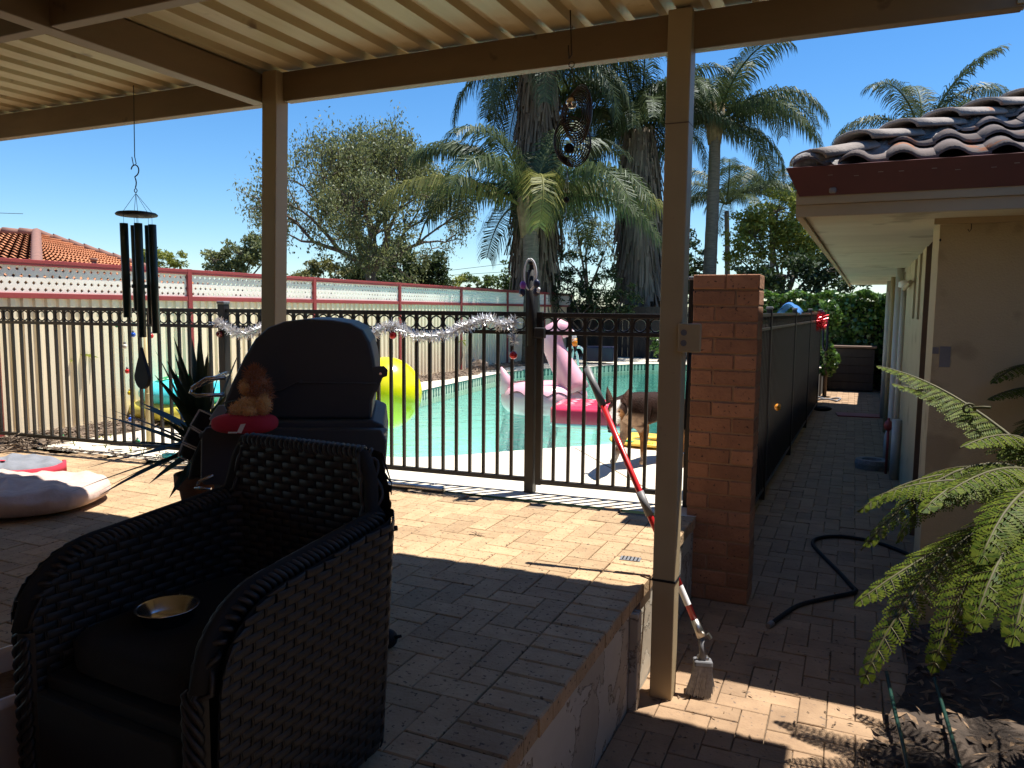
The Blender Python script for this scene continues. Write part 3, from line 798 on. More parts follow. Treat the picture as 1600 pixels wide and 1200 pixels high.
def bed(u, v):
    q = Vector(gp(-.70, -.52, gt)) + hd * (.12 + 2.5 * u) + hp * (.05 + .085 * v + .02 * math.sin(u * 47) * v + .014 * math.sin(u * 93 + 1) * v) + hu * (.03 - .065 * v + .012 * math.sin(u * 71 + v * 9))
    return q
bm2.grid(bed, 90, 5)
bm2.build('hip_mortar', M['bedding'], roof, local=True)
# pipes on the side wall
pp = MB()
pp.tube([gp(-.02, 5.0, SZ), gp(-.02, 5.0, ZL + .42), gp(-.05, 4.95, ZL + .30), gp(-.05, 4.95, ZL)], .042, 12)
pp.build('downpipe', M['pipe'], hs, local=True)
MB().tube([gp(.0, 4.3, 1.5), gp(.0, 4.3, ZL + .1)], .028, 10).build('vent_pipe', M['pipe'], hs, local=True)
MB().tube([gp(.0, 4.3, 1.46), gp(.02, 3.4, 1.50)], .022, 10).build('waste_pipe', M['cream'], hs, local=True)
MB().lathe(gp(.0, 4.3, 1.50), [(.03, -.03), (.055, -.02), (.055, .03), (.03, .045), (0, .05)], 14).build('vent_cap', M['white_plastic'], hs, local=True)
MB().tube([gp(-.0, 4.05, ZL), gp(-.0, 4.05, ZL + .62)], .045, 12).build('standpipe', M['pipe'], hs, local=True)
mt_ = MB(); mt_.ball(gp(-.07, 4.3, ZL + .52), (.045, .05, .06), 12, 8); mt_.tube([gp(-.07, 4.3, ZL), gp(-.07, 4.3, ZL + .6)], .014, 8)
mt_.build('water_meter', M['red_rail'], hs, local=True)
MB().tube([gp(-.04, 9.0, SZ), gp(-.04, 9.0, ZL)], .042, 12).build('downpipe', M['pipe'], hs, local=True)
MB().tube([gp(-.03, 7.4, SZ), gp(-.03, 7.4, ZL)], .03, 10).build('downpipe', M['cream'], hs, local=True)

# ------------------------------------------------------------------ brick pillar
pc = empty('brick_pillar', (-.675, 4.62, ZL))
tag(pc, 'square red brick pillar between the pool gate and side path', 'pillar')
PX0, PX1, PY0, PY1, CH = -.865, -.487, 4.50, 4.735, .0919
MB().bb((PX0 + .007, PY0 + .007, ZL), (PX1 - .007, PY1 - .007, 1.425)).build('mortar', M['mortar'], pc)
nc = 21
def brickmesh(L, Dp, H):
    b = MB(); b.box((0, 0, 0), (L, Dp, H))
    me = b.mesh('brick', M['brick'])
    bm = bmesh.new(); bm.from_mesh(me); bmesh.ops.bevel(bm, geom=bm.edges[:], offset=.004, segments=1, affect='EDGES'); bm.to_mesh(me); bm.free()
    return me
W_ = PX1 - PX0
bmf, bmh, bmt = brickmesh(W_ * .655 - .010, PY1 - PY0, CH - .011), brickmesh(W_ * .345 - .010, PY1 - PY0, CH - .011), brickmesh(W_ * .5 - .008, PY1 - PY0 + .01, CH - .010)
for k in range(nc):
    z = ZL + (k + .5) * CH
    if k == nc - 1: segs = [(bmt, .25), (bmt, .75)]
    elif k % 2: segs = [(bmf, .3275), (bmh, .8275)]
    else: segs = [(bmh, .1725), (bmf, .6725)]
    for me, f in segs:
        o = link('brick', me, pc, (PX0 + W_ * f + .675 + rnd.uniform(-.002, .002), (PY0 + PY1) / 2 - 4.62 + rnd.uniform(-.003, .003), z - ZL), rnd.uniform(-.008, .008))

# ------------------------------------------------------------------ black tubular pool fence
def rail_fence(root, p0, p1, n, zb, z1, z2, rings=True, rs=.045, bar=.020, step=None):
    """bars, rails and rings between two plan points; every bar and ring is a part"""
    p0 = Vector(p0); p1 = Vector(p1); d = (p1 - p0); L = d.length; t = d / L
    ang = math.atan2(t.y, t.x)
    rz_ = ang
    for z, h in ((z1 - .015, .030), (z2, .026), (zb, .030)):
        MB().box((*( (p0 + p1) / 2).xy, z), (L, .032, h), ang).build('rail', M['black_metal'], root, bevel=.002)
    H = z1 - .02 - zb
    bme = MB().box((0, 0, 0), (bar, bar, H)).mesh('bar', M['black_metal'])
    ro = root.location
    for k in range(1, n):
        q = p0 + d * k / n
        o = link('bar', bme, root, (q.x - ro.x, q.y - ro.y, zb + H / 2 - ro.z), rz_)
    if rings:
        rme = MB().ring((0, 0, 0), rs - .004, .0055, 'y', 22, 6).mesh('ring', M['black_metal'])
        for k in range(n):
            q = p0 + d * (k + .5) / n
            link('ring', rme, root, (q.x - ro.x, q.y - ro.y, (z1 + z2 - .016) / 2 - ro.z), rz_)
def fpost(root, x, y, z0, z1, w=.062, cap=True, rz=0):
    MB().box((x, y, (z0 + z1) / 2), (w, w, z1 - z0), rz).build('post', M['black_metal'], root, bevel=.003)
    if cap:
        b = MB(); b.box((x, y, z1 + .012), (w + .01, w + .01, .022), rz)
        b.build('post_cap', M['grey_plastic'], root, bevel=.006)
fx = -4.40; fe = -7.05
fc = empty('pool_fence', (-4.5, yf(-4.5), 0))
tag(fc, 'black tubular pool fence with a row of rings along its top', 'fence')
GX = -1.925
rail_fence(fc, (fe, yf(fe), 0), (fx - .03, yf(fx - .03), 0), 26, .085, 1.20, 1.065)
rail_fence(fc, (fx + .03, yf(fx + .03), 0), (GX - .035, yf(GX), 0), 24, .085, 1.20, 1.065)
fpost(fc, fx, yf(fx), 0, 1.235)
fpost(fc, GX, yf(GX), 0, 1.46, .064, cap=False)
fpost(fc, fe, yf(fe), 0, 1.235)
lp = MB(); lp.tube([(GX + .012, yf(GX) - .045, .98), (GX + .012, yf(GX) - .045, 1.47)], .022, 12); lp.tube([(GX + .012, yf(GX) - .045, 1.47), (GX + .012, yf(GX) - .045, 1.50)], .015, 12); lp.ball((GX + .012, yf(GX) - .045, 1.515), (.024, .024, .02), 12, 8)
lp.build('latch_tube', M['black_rubber'], fc)
gg = empty('pool_gate', (-1.4, yf(-1.4), 0.06))
tag(gg, 'black tubular pool gate with rings, closed beside the brick pillar', 'gate')
g0, g1 = -1.865, -.965
for gx in (g0, g1): MB().bb((gx - .02, yf(gx) - .02, .055), (gx + .02, yf(gx) + .02, 1.20)).build('stile', M['black_metal'], gg, bevel=.003)
rail_fence(gg, (g0, yf(g0), 0), (g1, yf(g1), 0), 9, .075, 1.195, 1.065)
MB().bb((g0 - .02, yf(g0) - .07, 1.03), (g0 + .05, yf(g0) - .02, 1.10)).build('latch', M['black_rubber'], gg, bevel=.008)
fpost(gg, -.895, yf(-.9), -.02, 1.40, .05)
for z in (.25, 1.0): MB().bb((-.955, yf(-.93) - .035, z), (-.915, yf(-.93) + .01, z + .09)).build('hinge', M['alu'], gg, bevel=.004)

# side path fence, seen almost edge on
sf = empty('path_fence', (-.66, 9, ZL))
tag(sf, 'black tubular fence running along the side path behind the pillar', 'fence')
def xs(y): return -.745 + .021 * (y - 4.7)
tot = 0
for a, b in ((4.80, 7.2), (7.2, 9.6), (9.6, 12.0), (12.0, 14.4)):
    rail_fence(sf, (xs(a), a, 0), (xs(b), b, 0), 24, ZL + .10, 1.20, 1.065)
    fpost(sf, xs(b), b, ZL, 1.235, .05)
fpost(sf, xs(4.80), 4.80, ZL, 1.235, .05)
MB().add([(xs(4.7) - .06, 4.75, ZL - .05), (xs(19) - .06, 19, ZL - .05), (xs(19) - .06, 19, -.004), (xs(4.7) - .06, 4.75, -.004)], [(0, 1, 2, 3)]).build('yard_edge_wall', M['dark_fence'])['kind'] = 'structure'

# ------------------------------------------------------------------ cream steel boundary fence with lattice
bf = empty('boundary_fence', (-6.95, 11, 0))
tag(bf, 'cream ribbed steel side fence with red rails and white lattice top', 'fence')
BX = -6.95
ys = [2.08, 4.28, 6.48, 8.69, 10.90, 13.09, 15.25, 17.45, 19.4]
LB, LT = 1.30, 1.60
for i in range(len(ys) - 1):
    a, b = ys[i], ys[i + 1]
    m_ = MB(); per = .115; y = a; pts = []
    while y < b - 1e-6:
        for dy, dx in ((0, 0), (.040, 0), (.055, .022), (.10, .022)):
            if y + dy < b: pts.append((BX + dx - .011, y + dy))
        y += per
    pts.append((BX - .011, b))
    w = len(pts)
    m_.add([(x, y, z) for z in (-.03, LB - .02) for x, y in pts], [(k, k + 1, w + k + 1, w + k) for k in range(w - 1)])
    o = m_.build('steel_panel', M['cream_steel'], bf); s_ = o.modifiers.new('thickness', 'SOLIDIFY'); s_.thickness = .002
    for z, h in ((LB, .05), (LT, .055)):
        MB().bb((BX - .03, a + .03, z - h / 2), (BX + .03, b - .03, z + h / 2)).build('rail', M['red_rail'], bf, bevel=.004)
    MB().bb((BX - .034, a + .03, LT - .004), (BX + .034, b - .03, LT + .0305)).build('cap_rail', M['red_rail'], bf, bevel=.004)
    lt_ = MB(); z0, z1 = LB + .024, LT - .026; nr = 4; hh = (z1 - z0) / nr; ww = .075; ncl = round((b - a - .06) / ww); ww = (b - a - .06) / ncl
    for r in range(nr):
        for c in range(ncl):
            y0 = a + .03 + c * ww; y1 = y0 + ww; yc = (y0 + y1) / 2; za = z0 + r * hh; zb_ = za + hh; zc = (za + zb_) / 2
            q = .26
            V = [(BX, y0, za), (BX, y1, za), (BX, y1, zb_), (BX, y0, zb_), (BX, yc, zc - hh * .34), (BX, yc + ww * q, zc), (BX, yc, zc + hh * .34), (BX, yc - ww * q, zc)]
            if r % 2:   # staggered rows: half holes at both ends become two half-cells
                V = [(p[0], min(max(p[1] + ww / 2, a + .03), b - .03), p[2]) for p in V]
            lt_.add(V, [(0, 4, 7), (0, 1, 4), (1, 5, 4), (1, 2, 5), (2, 6, 5), (2, 3, 6), (3, 7, 6), (3, 0, 7)])
        if r % 2:
            za = z0 + r * hh
            lt_.add([(BX, a + .03, za), (BX, a + .03 + ww / 2, za), (BX, a + .03 + ww / 2, za + hh), (BX, a + .03, za + hh)], [(0, 1, 2, 3)])
    o = lt_.build('lattice', M['white_lattice'], bf); s_ = o.modifiers.new('thickness', 'SOLIDIFY'); s_.thickness = .012; s_.offset = 0
for y in ys[1:]:
    MB().bb((BX - .035, y - .03, -.03), (BX + .035, y + .03, LT + .035)).build('post', M['red_rail'], bf, bevel=.004)
# mulch bed along it
def mul(u, v):
    y = 3.6 + v * 15.4; x = BX + .02 + u * (.50 + .10 * math.sin(y * 1.7) + .05 * math.sin(y * 5.1))
    return Vector((x, y, .004 + .05 * math.sin(math.pi * min(1, u * 1.0)) ** .7 + .012 * math.sin(x * 60) * math.sin(y * 31)))
mbd = MB().grid(mul, 14, 200).build('mulch_bed', M['mulch']); mbd['kind'] = 'structure'
ch = MB()
for k in range(2600):
    v = rnd.random() ** 1.6; p = mul(rnd.random(), v) + Vector((rnd.uniform(0, .12), 0, .012)); a = rnd.random() * 6.28; L = rnd.uniform(.02, .09); w = rnd.uniform(.004, .012)
    d = Vector((math.cos(a), math.sin(a), rnd.uniform(-.25, .4))) * L
    ch.bar(p - d, p + d, w, w * .6)
for k in range(260):
    x = rnd.uniform(-6.8, -3.6); p = Vector((x, rnd.uniform(yb(x) - .02, yf(x) - .02) if rnd.random() < .8 else yf(x) + rnd.random() * .2, .008)); a = rnd.gauss(0, .6); L = rnd.uniform(.01, .05)
    if rnd.random() < (x + 3.4) / -3.4 + .2: ch.bar(p - Vector((math.cos(a), math.sin(a), 0)) * L, p + Vector((math.cos(a), math.sin(a), .05)) * L, .008, .004)
tag(ch.build('bark_mulch', M['chip'], fix=False), 'bark chips and dry sticks strewn along the boundary fence', 'mulch', kind='stuff')
# ------------------------------------------------------------------ vegetation
def quads(name, V, mat, parent=None, nper=4, smooth=False):
    """V: (n, nper, 3) array of separate faces"""
    n = len(V)
    me = bpy.data.meshes.new(name)
    me.vertices.add(n * nper); me.vertices.foreach_set('co', V.reshape(-1).astype(np.float32))
    me.loops.add(n * nper); me.loops.foreach_set('vertex_index', np.arange(n * nper, dtype=np.int32))
    me.polygons.add(n); me.polygons.foreach_set('loop_start', np.arange(0, n * nper, nper, dtype=np.int32))
    me.materials.append(mat); me.update(calc_edges=True); me.validate()
    o = link(name, me)
    if parent is not None:
        o.parent = parent
        me.transform(Matrix.LocRotScale(parent.location, parent.rotation_euler, parent.scale).inverted())
    return o
def unit(a): return a / np.maximum(1e-9, np.linalg.norm(a, axis=-1, keepdims=True))
def leafquads(C, size, aspect=.45, up=.3, hang=0.0):
    n = len(C)
    ax = nrg.normal(size=(n, 3)); ax[:, 2] += -hang
    ax = unit(ax)
    r = nrg.normal(size=(n, 3)); r[:, 2] += up * 3
    b = unit(np.cross(ax, r)); nrm = np.cross(b, ax)
    s = size[:, None] if hasattr(size, '__len__') else np.full((n, 1), size)
    p0 = C - ax * s * .5; p2 = C + ax * s * .5
    w = s * aspect * .5
    m = C + nrm * s * .08
    return np.stack([p0, m + b * w, p2, m - b * w], axis=1)
def in_clump(c, r, n, shell=.55):
    d = unit(nrg.normal(size=(n, 3)))
    rad = (shell + (1 - shell) * nrg.random((n, 1))) * (0.8 + .4 * nrg.random((n, 1)))
    return np.array(c)[None] + d * rad * np.array(r)[None]

def bushy(name, label, cat, clumps, base, mat, leaf=.13, dens=1.0, trunk_r=.12, group=None, aspect=.5, hang=0.0, bark='bark'):
    """clumps: (px, py, rx_px, ry_px, depth); every tree is trunk, limbs and a crown of leaf faces"""
    bx = Vector(base)
    root = empty(name, bx); tag(root, label, cat, group)
    L = []; tb = MB(); 
    cs = []
    for (px, py, rx, ry, d) in clumps:
        c = D(px, py, d); k = d / F_PX
        cs.append((c, (rx * k, rx * k * .9, ry * k)))
    mid = sum((c for c, r in cs), Vector()) / len(cs)
    fork = bx.lerp(Vector((bx.x * .7 + mid.x * .3, bx.y * .7 + mid.y * .3, mid.z)), .5)
    tb.tube([bx, bx.lerp(fork, .5) + Vector((.05, 0, 0)), fork], [trunk_r, trunk_r * .8, trunk_r * .65], 8)
    for c, r in cs:
        tb.tube([fork, fork.lerp(c, .5) + Vector((rnd.uniform(-.2, .2), rnd.uniform(-.2, .2), .1)), c], [trunk_r * .5, trunk_r * .3, trunk_r * .1], 6)
        vol = (r[0] * r[1] * r[2]) ** (2 / 3)
        nsub = max(9, int(34 * vol ** .5))
        sub = in_clump(c, r, nsub, .45)
        for q in sub:
            rr = (sum(r) / 3) * rnd.uniform(.22, .42)
            nl = int(dens * 34 * rr * rr / (leaf * leaf) * .5)
            L.append(in_clump(q, (rr * 1.15, rr * 1.15, rr * .8), max(8, nl), .35))
            tb.tube([c, Vector(q)], [trunk_r * .1, trunk_r * .04], 4, cap=False)
    C = np.concatenate(L)
    tb.build('trunk', M[bark], root, fix=False)
    quads('crown', leafquads(C, leaf * (.6 + .8 * nrg.random(len(C))), aspect, .3, hang), mat, root)
    return root

def gz(px, d):
    p = D(px, 500, d); return (p.x, p.y, ZL - .06)
TB = 'trees behind the fences'
# airy spreading tree: built limb by limb
def airy(label, base, fork, spread, mat):
    root = empty('jacaranda_tree', base); tag(root, label, 'tree', TB)
    b = MB(); tips = []
    def grow(p, d, L, r, lev):
        q = p + d * L
        mid = p + d * L * .5 + Vector((rnd.uniform(-1, 1), rnd.uniform(-1, 1), rnd.uniform(-.3, .6))) * L * .07
        b.tube([p, mid, q], [r, r * .85, r * .68], 6 if lev < 3 else 4, cap=False)
        if lev >= 6 or r < .008:
            tips.append(q); tips.append(mid); return
        k = 2 if lev not in (1, 3) else 3
        for _ in range(k):
            s = Vector((rnd.gauss(0, 1), rnd.gauss(0, 1), rnd.gauss(0, .55) + .12)).normalized()
            nd = (d * 1.0 + s * .78 + Vector((0, 0, -.04 if lev > 2 else .1))).normalized()
            grow(q, nd, L * rnd.uniform(.70, .86), r * .64, lev + 1)
        if lev > 2: tips.append(q)
    base = Vector(base); f = Vector(fork)
    b.tube([base, base.lerp(f, .5) + Vector((.1, 0, 0)), f], [.30, .25, .22], 9, cap=False)
    for dx, dy, dz in spread:
        grow(f, Vector((dx, dy, dz)).normalized(), rnd.uniform(1.15, 1.4), .12, 0)
    b.build('trunk', M['bark'], root, fix=False)
    T = np.array([tuple(t) for t in tips])
    low = np.clip((T[:, 2].max() - T[:, 2]) / 5.0, 0, 1)
    cnt = (8 + 13 * low).astype(int)
    C = np.repeat(T, cnt, axis=0) + nrg.normal(size=(cnt.sum(), 3)) * .17
    quads('crown', leafquads(C, .115 * (.6 + .8 * nrg.random(len(C))), .42), mat, root)
    root.scale = (.82, .82, 1.16)
    return root
jb_ = D(585, 470, 26)
rnd.seed(21)
airy('tall airy tree with bare twigs showing, left of the palms', (jb_.x, jb_.y, ZL - .06), D(578, 445, 26),
     [(-.75, .2, .75), (-.45, -.5, 1.1), (-.1, .5, 1.3), (.25, -.4, 1.25), (.5, .4, 1.0), (.8, -.2, .6), (-.75, -.5, .45), (.5, .6, .4), (-.5, .6, .3), (.2, -.7, .3)], M['leaf_grey'])
rnd.seed(5)
bushy('evergreen_tree', 'dense dark green tree under the airy tree, above the lattice', 'tree', [(590, 425, 45, 32, 30), (640, 430, 50, 40, 29), (680, 425, 32, 34, 29), (560, 430, 40, 20, 30), (615, 395, 40, 25, 30)], gz(630, 29), M['leaf_dark'], .15, 1.3, .16, TB)
bushy('shrub_tree', 'yellow green shrub just right of the left post, above the lattice', 'shrub', [(478, 425, 30, 20, 22), (505, 415, 28, 16, 22), (528, 428, 22, 14, 22), (402, 440, 16, 10, 22)], gz(495, 22), M['leaf_olive'], .10, 1.3, .07, TB)
bushy('gum_tree', 'grey green gum tree left of the left post', 'tree', [(335, 408, 26, 20, 36), (375, 395, 30, 28, 36), (398, 382, 22, 26, 36), (420, 400, 25, 24, 36), (355, 420, 30, 12, 36)], gz(370, 36), M['leaf_grey'], .17, 1.3, .15, TB)
bushy('round_bush', 'rounded green bush beside the orange tiled roof', 'shrub', [(250, 412, 34, 18, 30), (270, 405, 24, 14, 30), (228, 412, 20, 14, 30)], gz(250, 30), M['leaf_yel'], .12, 1.4, .07, TB)
bushy('shrub_tree', 'bright green shrub growing left of the nearest palm trunk', 'shrub', [(772, 445, 24, 24, 23), (790, 438, 22, 26, 23), (757, 455, 14, 14, 23), (800, 455, 20, 22, 23)], gz(780, 23), M['leaf_mid'], .10, 1.3, .07, TB)
bushy('small_tree', 'small distant yellow shrub above the far end of lattice', 'shrub', [(705, 440, 15, 12, 32), (722, 436, 12, 10, 33), (692, 446, 12, 8, 32)], gz(705, 32), M['leaf_yel'], .12, 1.3, .06, TB)
bushy('small_tree', 'small distant dark tree above the far end of lattice', 'tree', [(730, 436, 18, 11, 42), (748, 440, 14, 9, 42)], gz(735, 42), M['leaf_mid'], .16, 1.3, .08, TB)
bushy('oleander_bush', 'dark upright bush right of the nearest palm trunk', 'shrub', [(885, 440, 24, 45, 19), (912, 430, 28, 55, 19.5), (945, 445, 28, 45, 19), (925, 475, 40, 25, 19), (975, 470, 30, 26, 19), (870, 475, 16, 20, 19)], gz(915, 19), M['leaf_dark'], .12, 1.2, .06, TB, aspect=.3)
bushy('she_oak', 'wispy dark she-oak with sky gaps between the palms', 'tree', [(895, 320, 26, 40, 30), (925, 350, 30, 45, 30), (905, 380, 26, 40, 30), (950, 380, 24, 40, 30), (880, 400, 18, 30, 30)], gz(920, 30), M['leaf_grey'], .20, .62, .12, TB, aspect=.2, hang=1.5)
bushy('dark_tree', 'dark tree mass behind the post between the palms', 'tree', [(990, 430, 40, 45, 24), (1040, 420, 40, 50, 24), (1085, 430, 30, 45, 24), (1010, 380, 40, 40, 25), (1060, 365, 30, 30, 25)], gz(1030, 24), M['leaf_dark'], .15, 1.1, .14, TB)
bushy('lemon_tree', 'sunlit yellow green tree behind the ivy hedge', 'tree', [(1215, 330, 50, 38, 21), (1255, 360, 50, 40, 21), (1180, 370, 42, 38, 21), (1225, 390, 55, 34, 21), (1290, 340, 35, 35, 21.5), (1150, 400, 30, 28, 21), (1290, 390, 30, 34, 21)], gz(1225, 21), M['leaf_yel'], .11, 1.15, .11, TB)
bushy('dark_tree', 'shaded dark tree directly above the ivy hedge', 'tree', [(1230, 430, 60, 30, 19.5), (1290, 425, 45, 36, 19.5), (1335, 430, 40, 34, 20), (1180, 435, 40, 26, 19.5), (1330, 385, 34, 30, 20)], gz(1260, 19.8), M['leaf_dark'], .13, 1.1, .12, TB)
bushy('small_shrub', 'small sunlit shrub at the far pool edge beside the post', 'shrub', [(1030, 530, 14, 20, 18.0), (1022, 548, 12, 12, 18.0), (1040, 550, 12, 12, 18)], (*D(1030, 500, 18.0).xy, 0.0), M['ivy'], .08, 1.3, .03, TB)

# ---- palms
def frond_mesh(name, L, e0, curl, leaf, seed, mat, hang=.55, nl=92, lw=.030):
    hang *= 1.75; leaf *= 1.08
    r = random.Random(seed)
    pts = []; p = Vector((0, 0, 0)); e = e0
    nseg = 14
    for i in range(nseg + 1):
        pts.append(p.copy()); t = i / nseg
        p = p + Vector((math.cos(e), 0, math.sin(e))) * L / nseg; e -= curl / nseg * (.5 + t)
    b = MB()
    b.tube(pts, [.035 * (1 - .85 * i / nseg) + .004 for i in range(nseg + 1)], 5, cap=False)
    for i in range(nl):
        t = .10 + .89 * i / nl
        k = min(nseg - 1, int(t * nseg)); q = pts[k].lerp(pts[k + 1], t * nseg - k); tg = (pts[k + 1] - pts[k]).normalized()
        nl_ = nl; ll = leaf * (math.sin(math.pi * min(1, .12 + .82 * t)) ** .55) * r.uniform(.8, 1.1)
        for s in (-1, 1):
            side = Vector((0, s, 0)); nup = side.cross(tg) * s
            lift = r.uniform(-.35, .5)
            d1 = (side * .85 + tg * (.45 + .3 * t) + nup * -lift * .5 + Vector((0, 0, .1))).normalized()
            a = q; m1 = a + d1 * ll * .40
            d2 = (d1 + Vector((0, 0, -hang * r.uniform(.8, 1.6)))).normalized(); m2 = m1 + d2 * ll * .35
            d3 = (d2 + Vector((0, 0, -hang * 1.2))).normalized(); c = m2 + d3 * ll * .3
            wv = tg * lw * .5
            b.add([a - wv * .6, a + wv * .6, m1 + wv, m1 - wv, m2 + wv * .8, m2 - wv * .8, c], [(0, 1, 2, 3), (3, 2, 4, 5), (5, 4, 6)])
    return b.mesh(name, mat)

def palm(name, label, base, crown, r0, r1, fronds, mesh_set, group='tall palms behind the pool', shaft=True, skirt=None, bark='palm_bark', mat_spec=None):
    base, crown = Vector(base), Vector(crown)
    root = empty(name, base); tag(root, label, 'palm', group)
    b = MB(); nb = 26; pts = []; rad = []
    for i in range(nb + 1):
        t = i / nb; p = base.lerp(crown, t) + Vector((math.sin(t * 3) * .05, 0, 0)); pts.append(p); rad.append((r0 + (r1 - r0) * t) * (1.0 + .035 * (i % 2)))
    b.tube(pts, rad, 12)
    b.build('trunk', M[bark], root, fix=False)
    if shaft:
        sh = MB()
        for k in range(9):
            a = k * 2.4; d = Vector((math.cos(a), math.sin(a), 0))
            p0 = crown + d * r1 * .55 + Vector((0, 0, -.35)); p1 = crown + d * r1 * 1.25 + Vector((0, 0, .25)); p2 = crown + d * r1 * 1.4 + Vector((0, 0, .75))
            sh.tube([p0, p1, p2], [r1 * .62, r1 * .52, .03], 7)
        sh.build('crown_shaft', M['sheath'], root, fix=False)
    for (az, k, sc) in fronds:
        me = mesh_set[k]
        o = link('frond', me, root, crown - base + Vector((math.cos(az), math.sin(az), 0)) * r1 * .6 + Vector((0, 0, .25)))
        o.rotation_euler = (rnd.uniform(-.15, .15), rnd.uniform(-.06, .06), az); o.scale = (sc, sc, sc)
    if skirt:
        z0, z1, rr, n_ = skirt
        C = []
        for i in range(n_):
            a = rnd.random() * 6.283; z = z1 - (z1 - z0) * rnd.random() ** .9; t = (z - z0) / (z1 - z0)
            ra = rr * (.55 + .45 * math.sin(math.pi * min(1, .25 + t * .6))) * rnd.uniform(.75, 1.1)
            ax_p = base.lerp(crown, (z - base.z) / max(.1, crown.z - base.z))
            p = Vector((ax_p.x, ax_p.y, z)) + Vector((math.cos(a), math.sin(a), 0)) * ra * .8
            L = rnd.uniform(.5, 1.2); w = rnd.uniform(.012, .05)
            q = p + Vector((math.cos(a) * rnd.uniform(-.1, .22), math.sin(a) * rnd.uniform(-.1, .22), -L))
            s = Vector((-math.sin(a), math.cos(a), 0)) * w
            C.append([p - s, p + s, q + s * .4 + Vector((rnd.uniform(-.05, .05), 0, 0)), q - s * .4])
        o = quads('dead_frond_skirt', np.array([[tuple(v) for v in f] for f in C]), M['thatch'], root); o['kind'] = 'stuff'
    return root
R_ = math.radians
# frond kinds: 0 steep arching, 1 mid arching, 2 flat drooping, 3 low hanging, 4 flat with painted sunlight, 5 short upright
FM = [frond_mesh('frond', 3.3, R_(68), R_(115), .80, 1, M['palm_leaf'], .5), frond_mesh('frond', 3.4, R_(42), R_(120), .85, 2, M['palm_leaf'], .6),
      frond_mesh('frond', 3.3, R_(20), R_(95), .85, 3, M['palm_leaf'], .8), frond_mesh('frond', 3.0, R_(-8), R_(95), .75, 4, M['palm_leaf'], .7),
      frond_mesh('frond', 3.3, R_(28), R_(80), .75, 5, M['palm_leaf_lit'], .9), frond_mesh('frond', 2.4, R_(78), R_(60), .65, 6, M['palm_leaf'], .3),
      frond_mesh('frond', 2.8, R_(52), R_(205), .75, 7, M['palm_leaf_lit'], .5)]
rnd.seed(31)
VR = math.atan2(RC[1][0], RC[0][0])        # azimuth of the picture's rightward direction
pa = D(828, 572, 16.6); 
palm('cocos_palm', 'nearest feather palm with a drooping sunlit frond, behind the gate', (pa.x, pa.y, 0), D(827, 345, 16.6), .19, .16,
     [(VR + math.pi + .25, 4, 1.0), (VR + math.pi - .35, 0, 1.0), (VR + .12, 4, .95), (VR - 1.45, 6, 1.0), (VR - .7, 1, 1.0), (VR + 1.2, 1, 1.0), (VR + 2.2, 1, 1.0), (VR + 2.9, 0, 1.0), (VR + .5, 0, 1.0), (VR + 1.6, 0, .95), (VR - 2.3, 0, .9), (VR - .9, 1, 1.0), (VR - 2.1, 1, 1.0), (VR + .9, 5, 1.1), (VR + 2.55, 1, 1.0), (VR + 1.0, 2, 1.0), (VR + 1.9, 2, 1.0), (VR + .35, 1, 1.0), (VR - .35, 2, .95)], FM)
rnd.seed(32)
c1 = D(838, 118, 19.5); b1 = D(830, 560, 19.5)
palm('fan_palm', 'tall palm wrapped in a thick brown skirt of dead fronds', (b1.x, b1.y, -.5), (b1.x + .15, b1.y, c1.z), .30, .28,
     [(VR + .4 * k + rnd.uniform(-.2, .2), (3, 2, 3, 1)[k % 4], 1.0) for k in range(22)], FM, shaft=False, skirt=(D(830, 470, 19.5).z, c1.z + .2, .66, 2600))
rnd.seed(33)
c2 = D(1000, 205, 20.5); b2 = D(1003, 520, 20.5)
palm('fan_palm', 'shaggy palm with a grey dead skirt, just left of the right post', (b2.x, b2.y, -.5), c2, .30, .28,
     [(VR + .39 * k + rnd.uniform(-.2, .2), (2, 1, 3, 0)[k % 4], .85) for k in range(30)], FM, shaft=False, skirt=(D(1000, 450, 20.5).z, c2.z + .1, .66, 2400))
rnd.seed(34)
c3 = D(1117, 205, 20.8); b3 = D(1100, 520, 20.8)
palm('cocos_palm', 'slender palm with a clear ringed trunk right of the post', (b3.x, b3.y, -.5), c3, .20, .15,
     [(VR + .15, 1, 1.0), (VR - .45, 1, .95), (VR + .6, 1, 1.0), (VR - .1, 2, .95), (VR + math.pi, 2, .95), (VR + math.pi - .5, 1, 1.0), (VR + math.pi + .6, 1, 1.0), (VR + 1.2, 0, 1.0), (VR + 1.9, 0, 1.0), (VR - 1.2, 0, 1.0), (VR - 1.9, 1, .95), (VR + .9, 5, 1.0), (VR - .9, 2, .9), (VR + 2.4, 5, 1.0), (VR + .25, 3, .85), (VR + .8, 2, .95), (VR + 2.7, 2, .95), (VR + math.pi + .2, 3, .85), (VR - .3, 3, .9), (VR + 1.5, 1, 1.0)], FM)
rnd.seed(35)
c4_ = D(1440, 228, 26); b4 = D(1440, 520, 26)
palm('cocos_palm', 'distant palm whose fronds rise above the tiled hip roof', (b4.x, b4.y, -.5), c4_, .22, .17,
     [(VR + .2, 0, 1.25), (VR - .2, 5, 1.5), (VR + math.pi, 1, 1.0), (VR + math.pi + .5, 0, 1.05), (VR + 1.4, 5, 1.2), (VR - 1.3, 1, .95), (VR + math.pi - .4, 2, .95), (VR + .6, 2, .9), (VR - .7, 1, .95), (VR + 2.2, 4, .7)], FM)
rnd.seed(36)
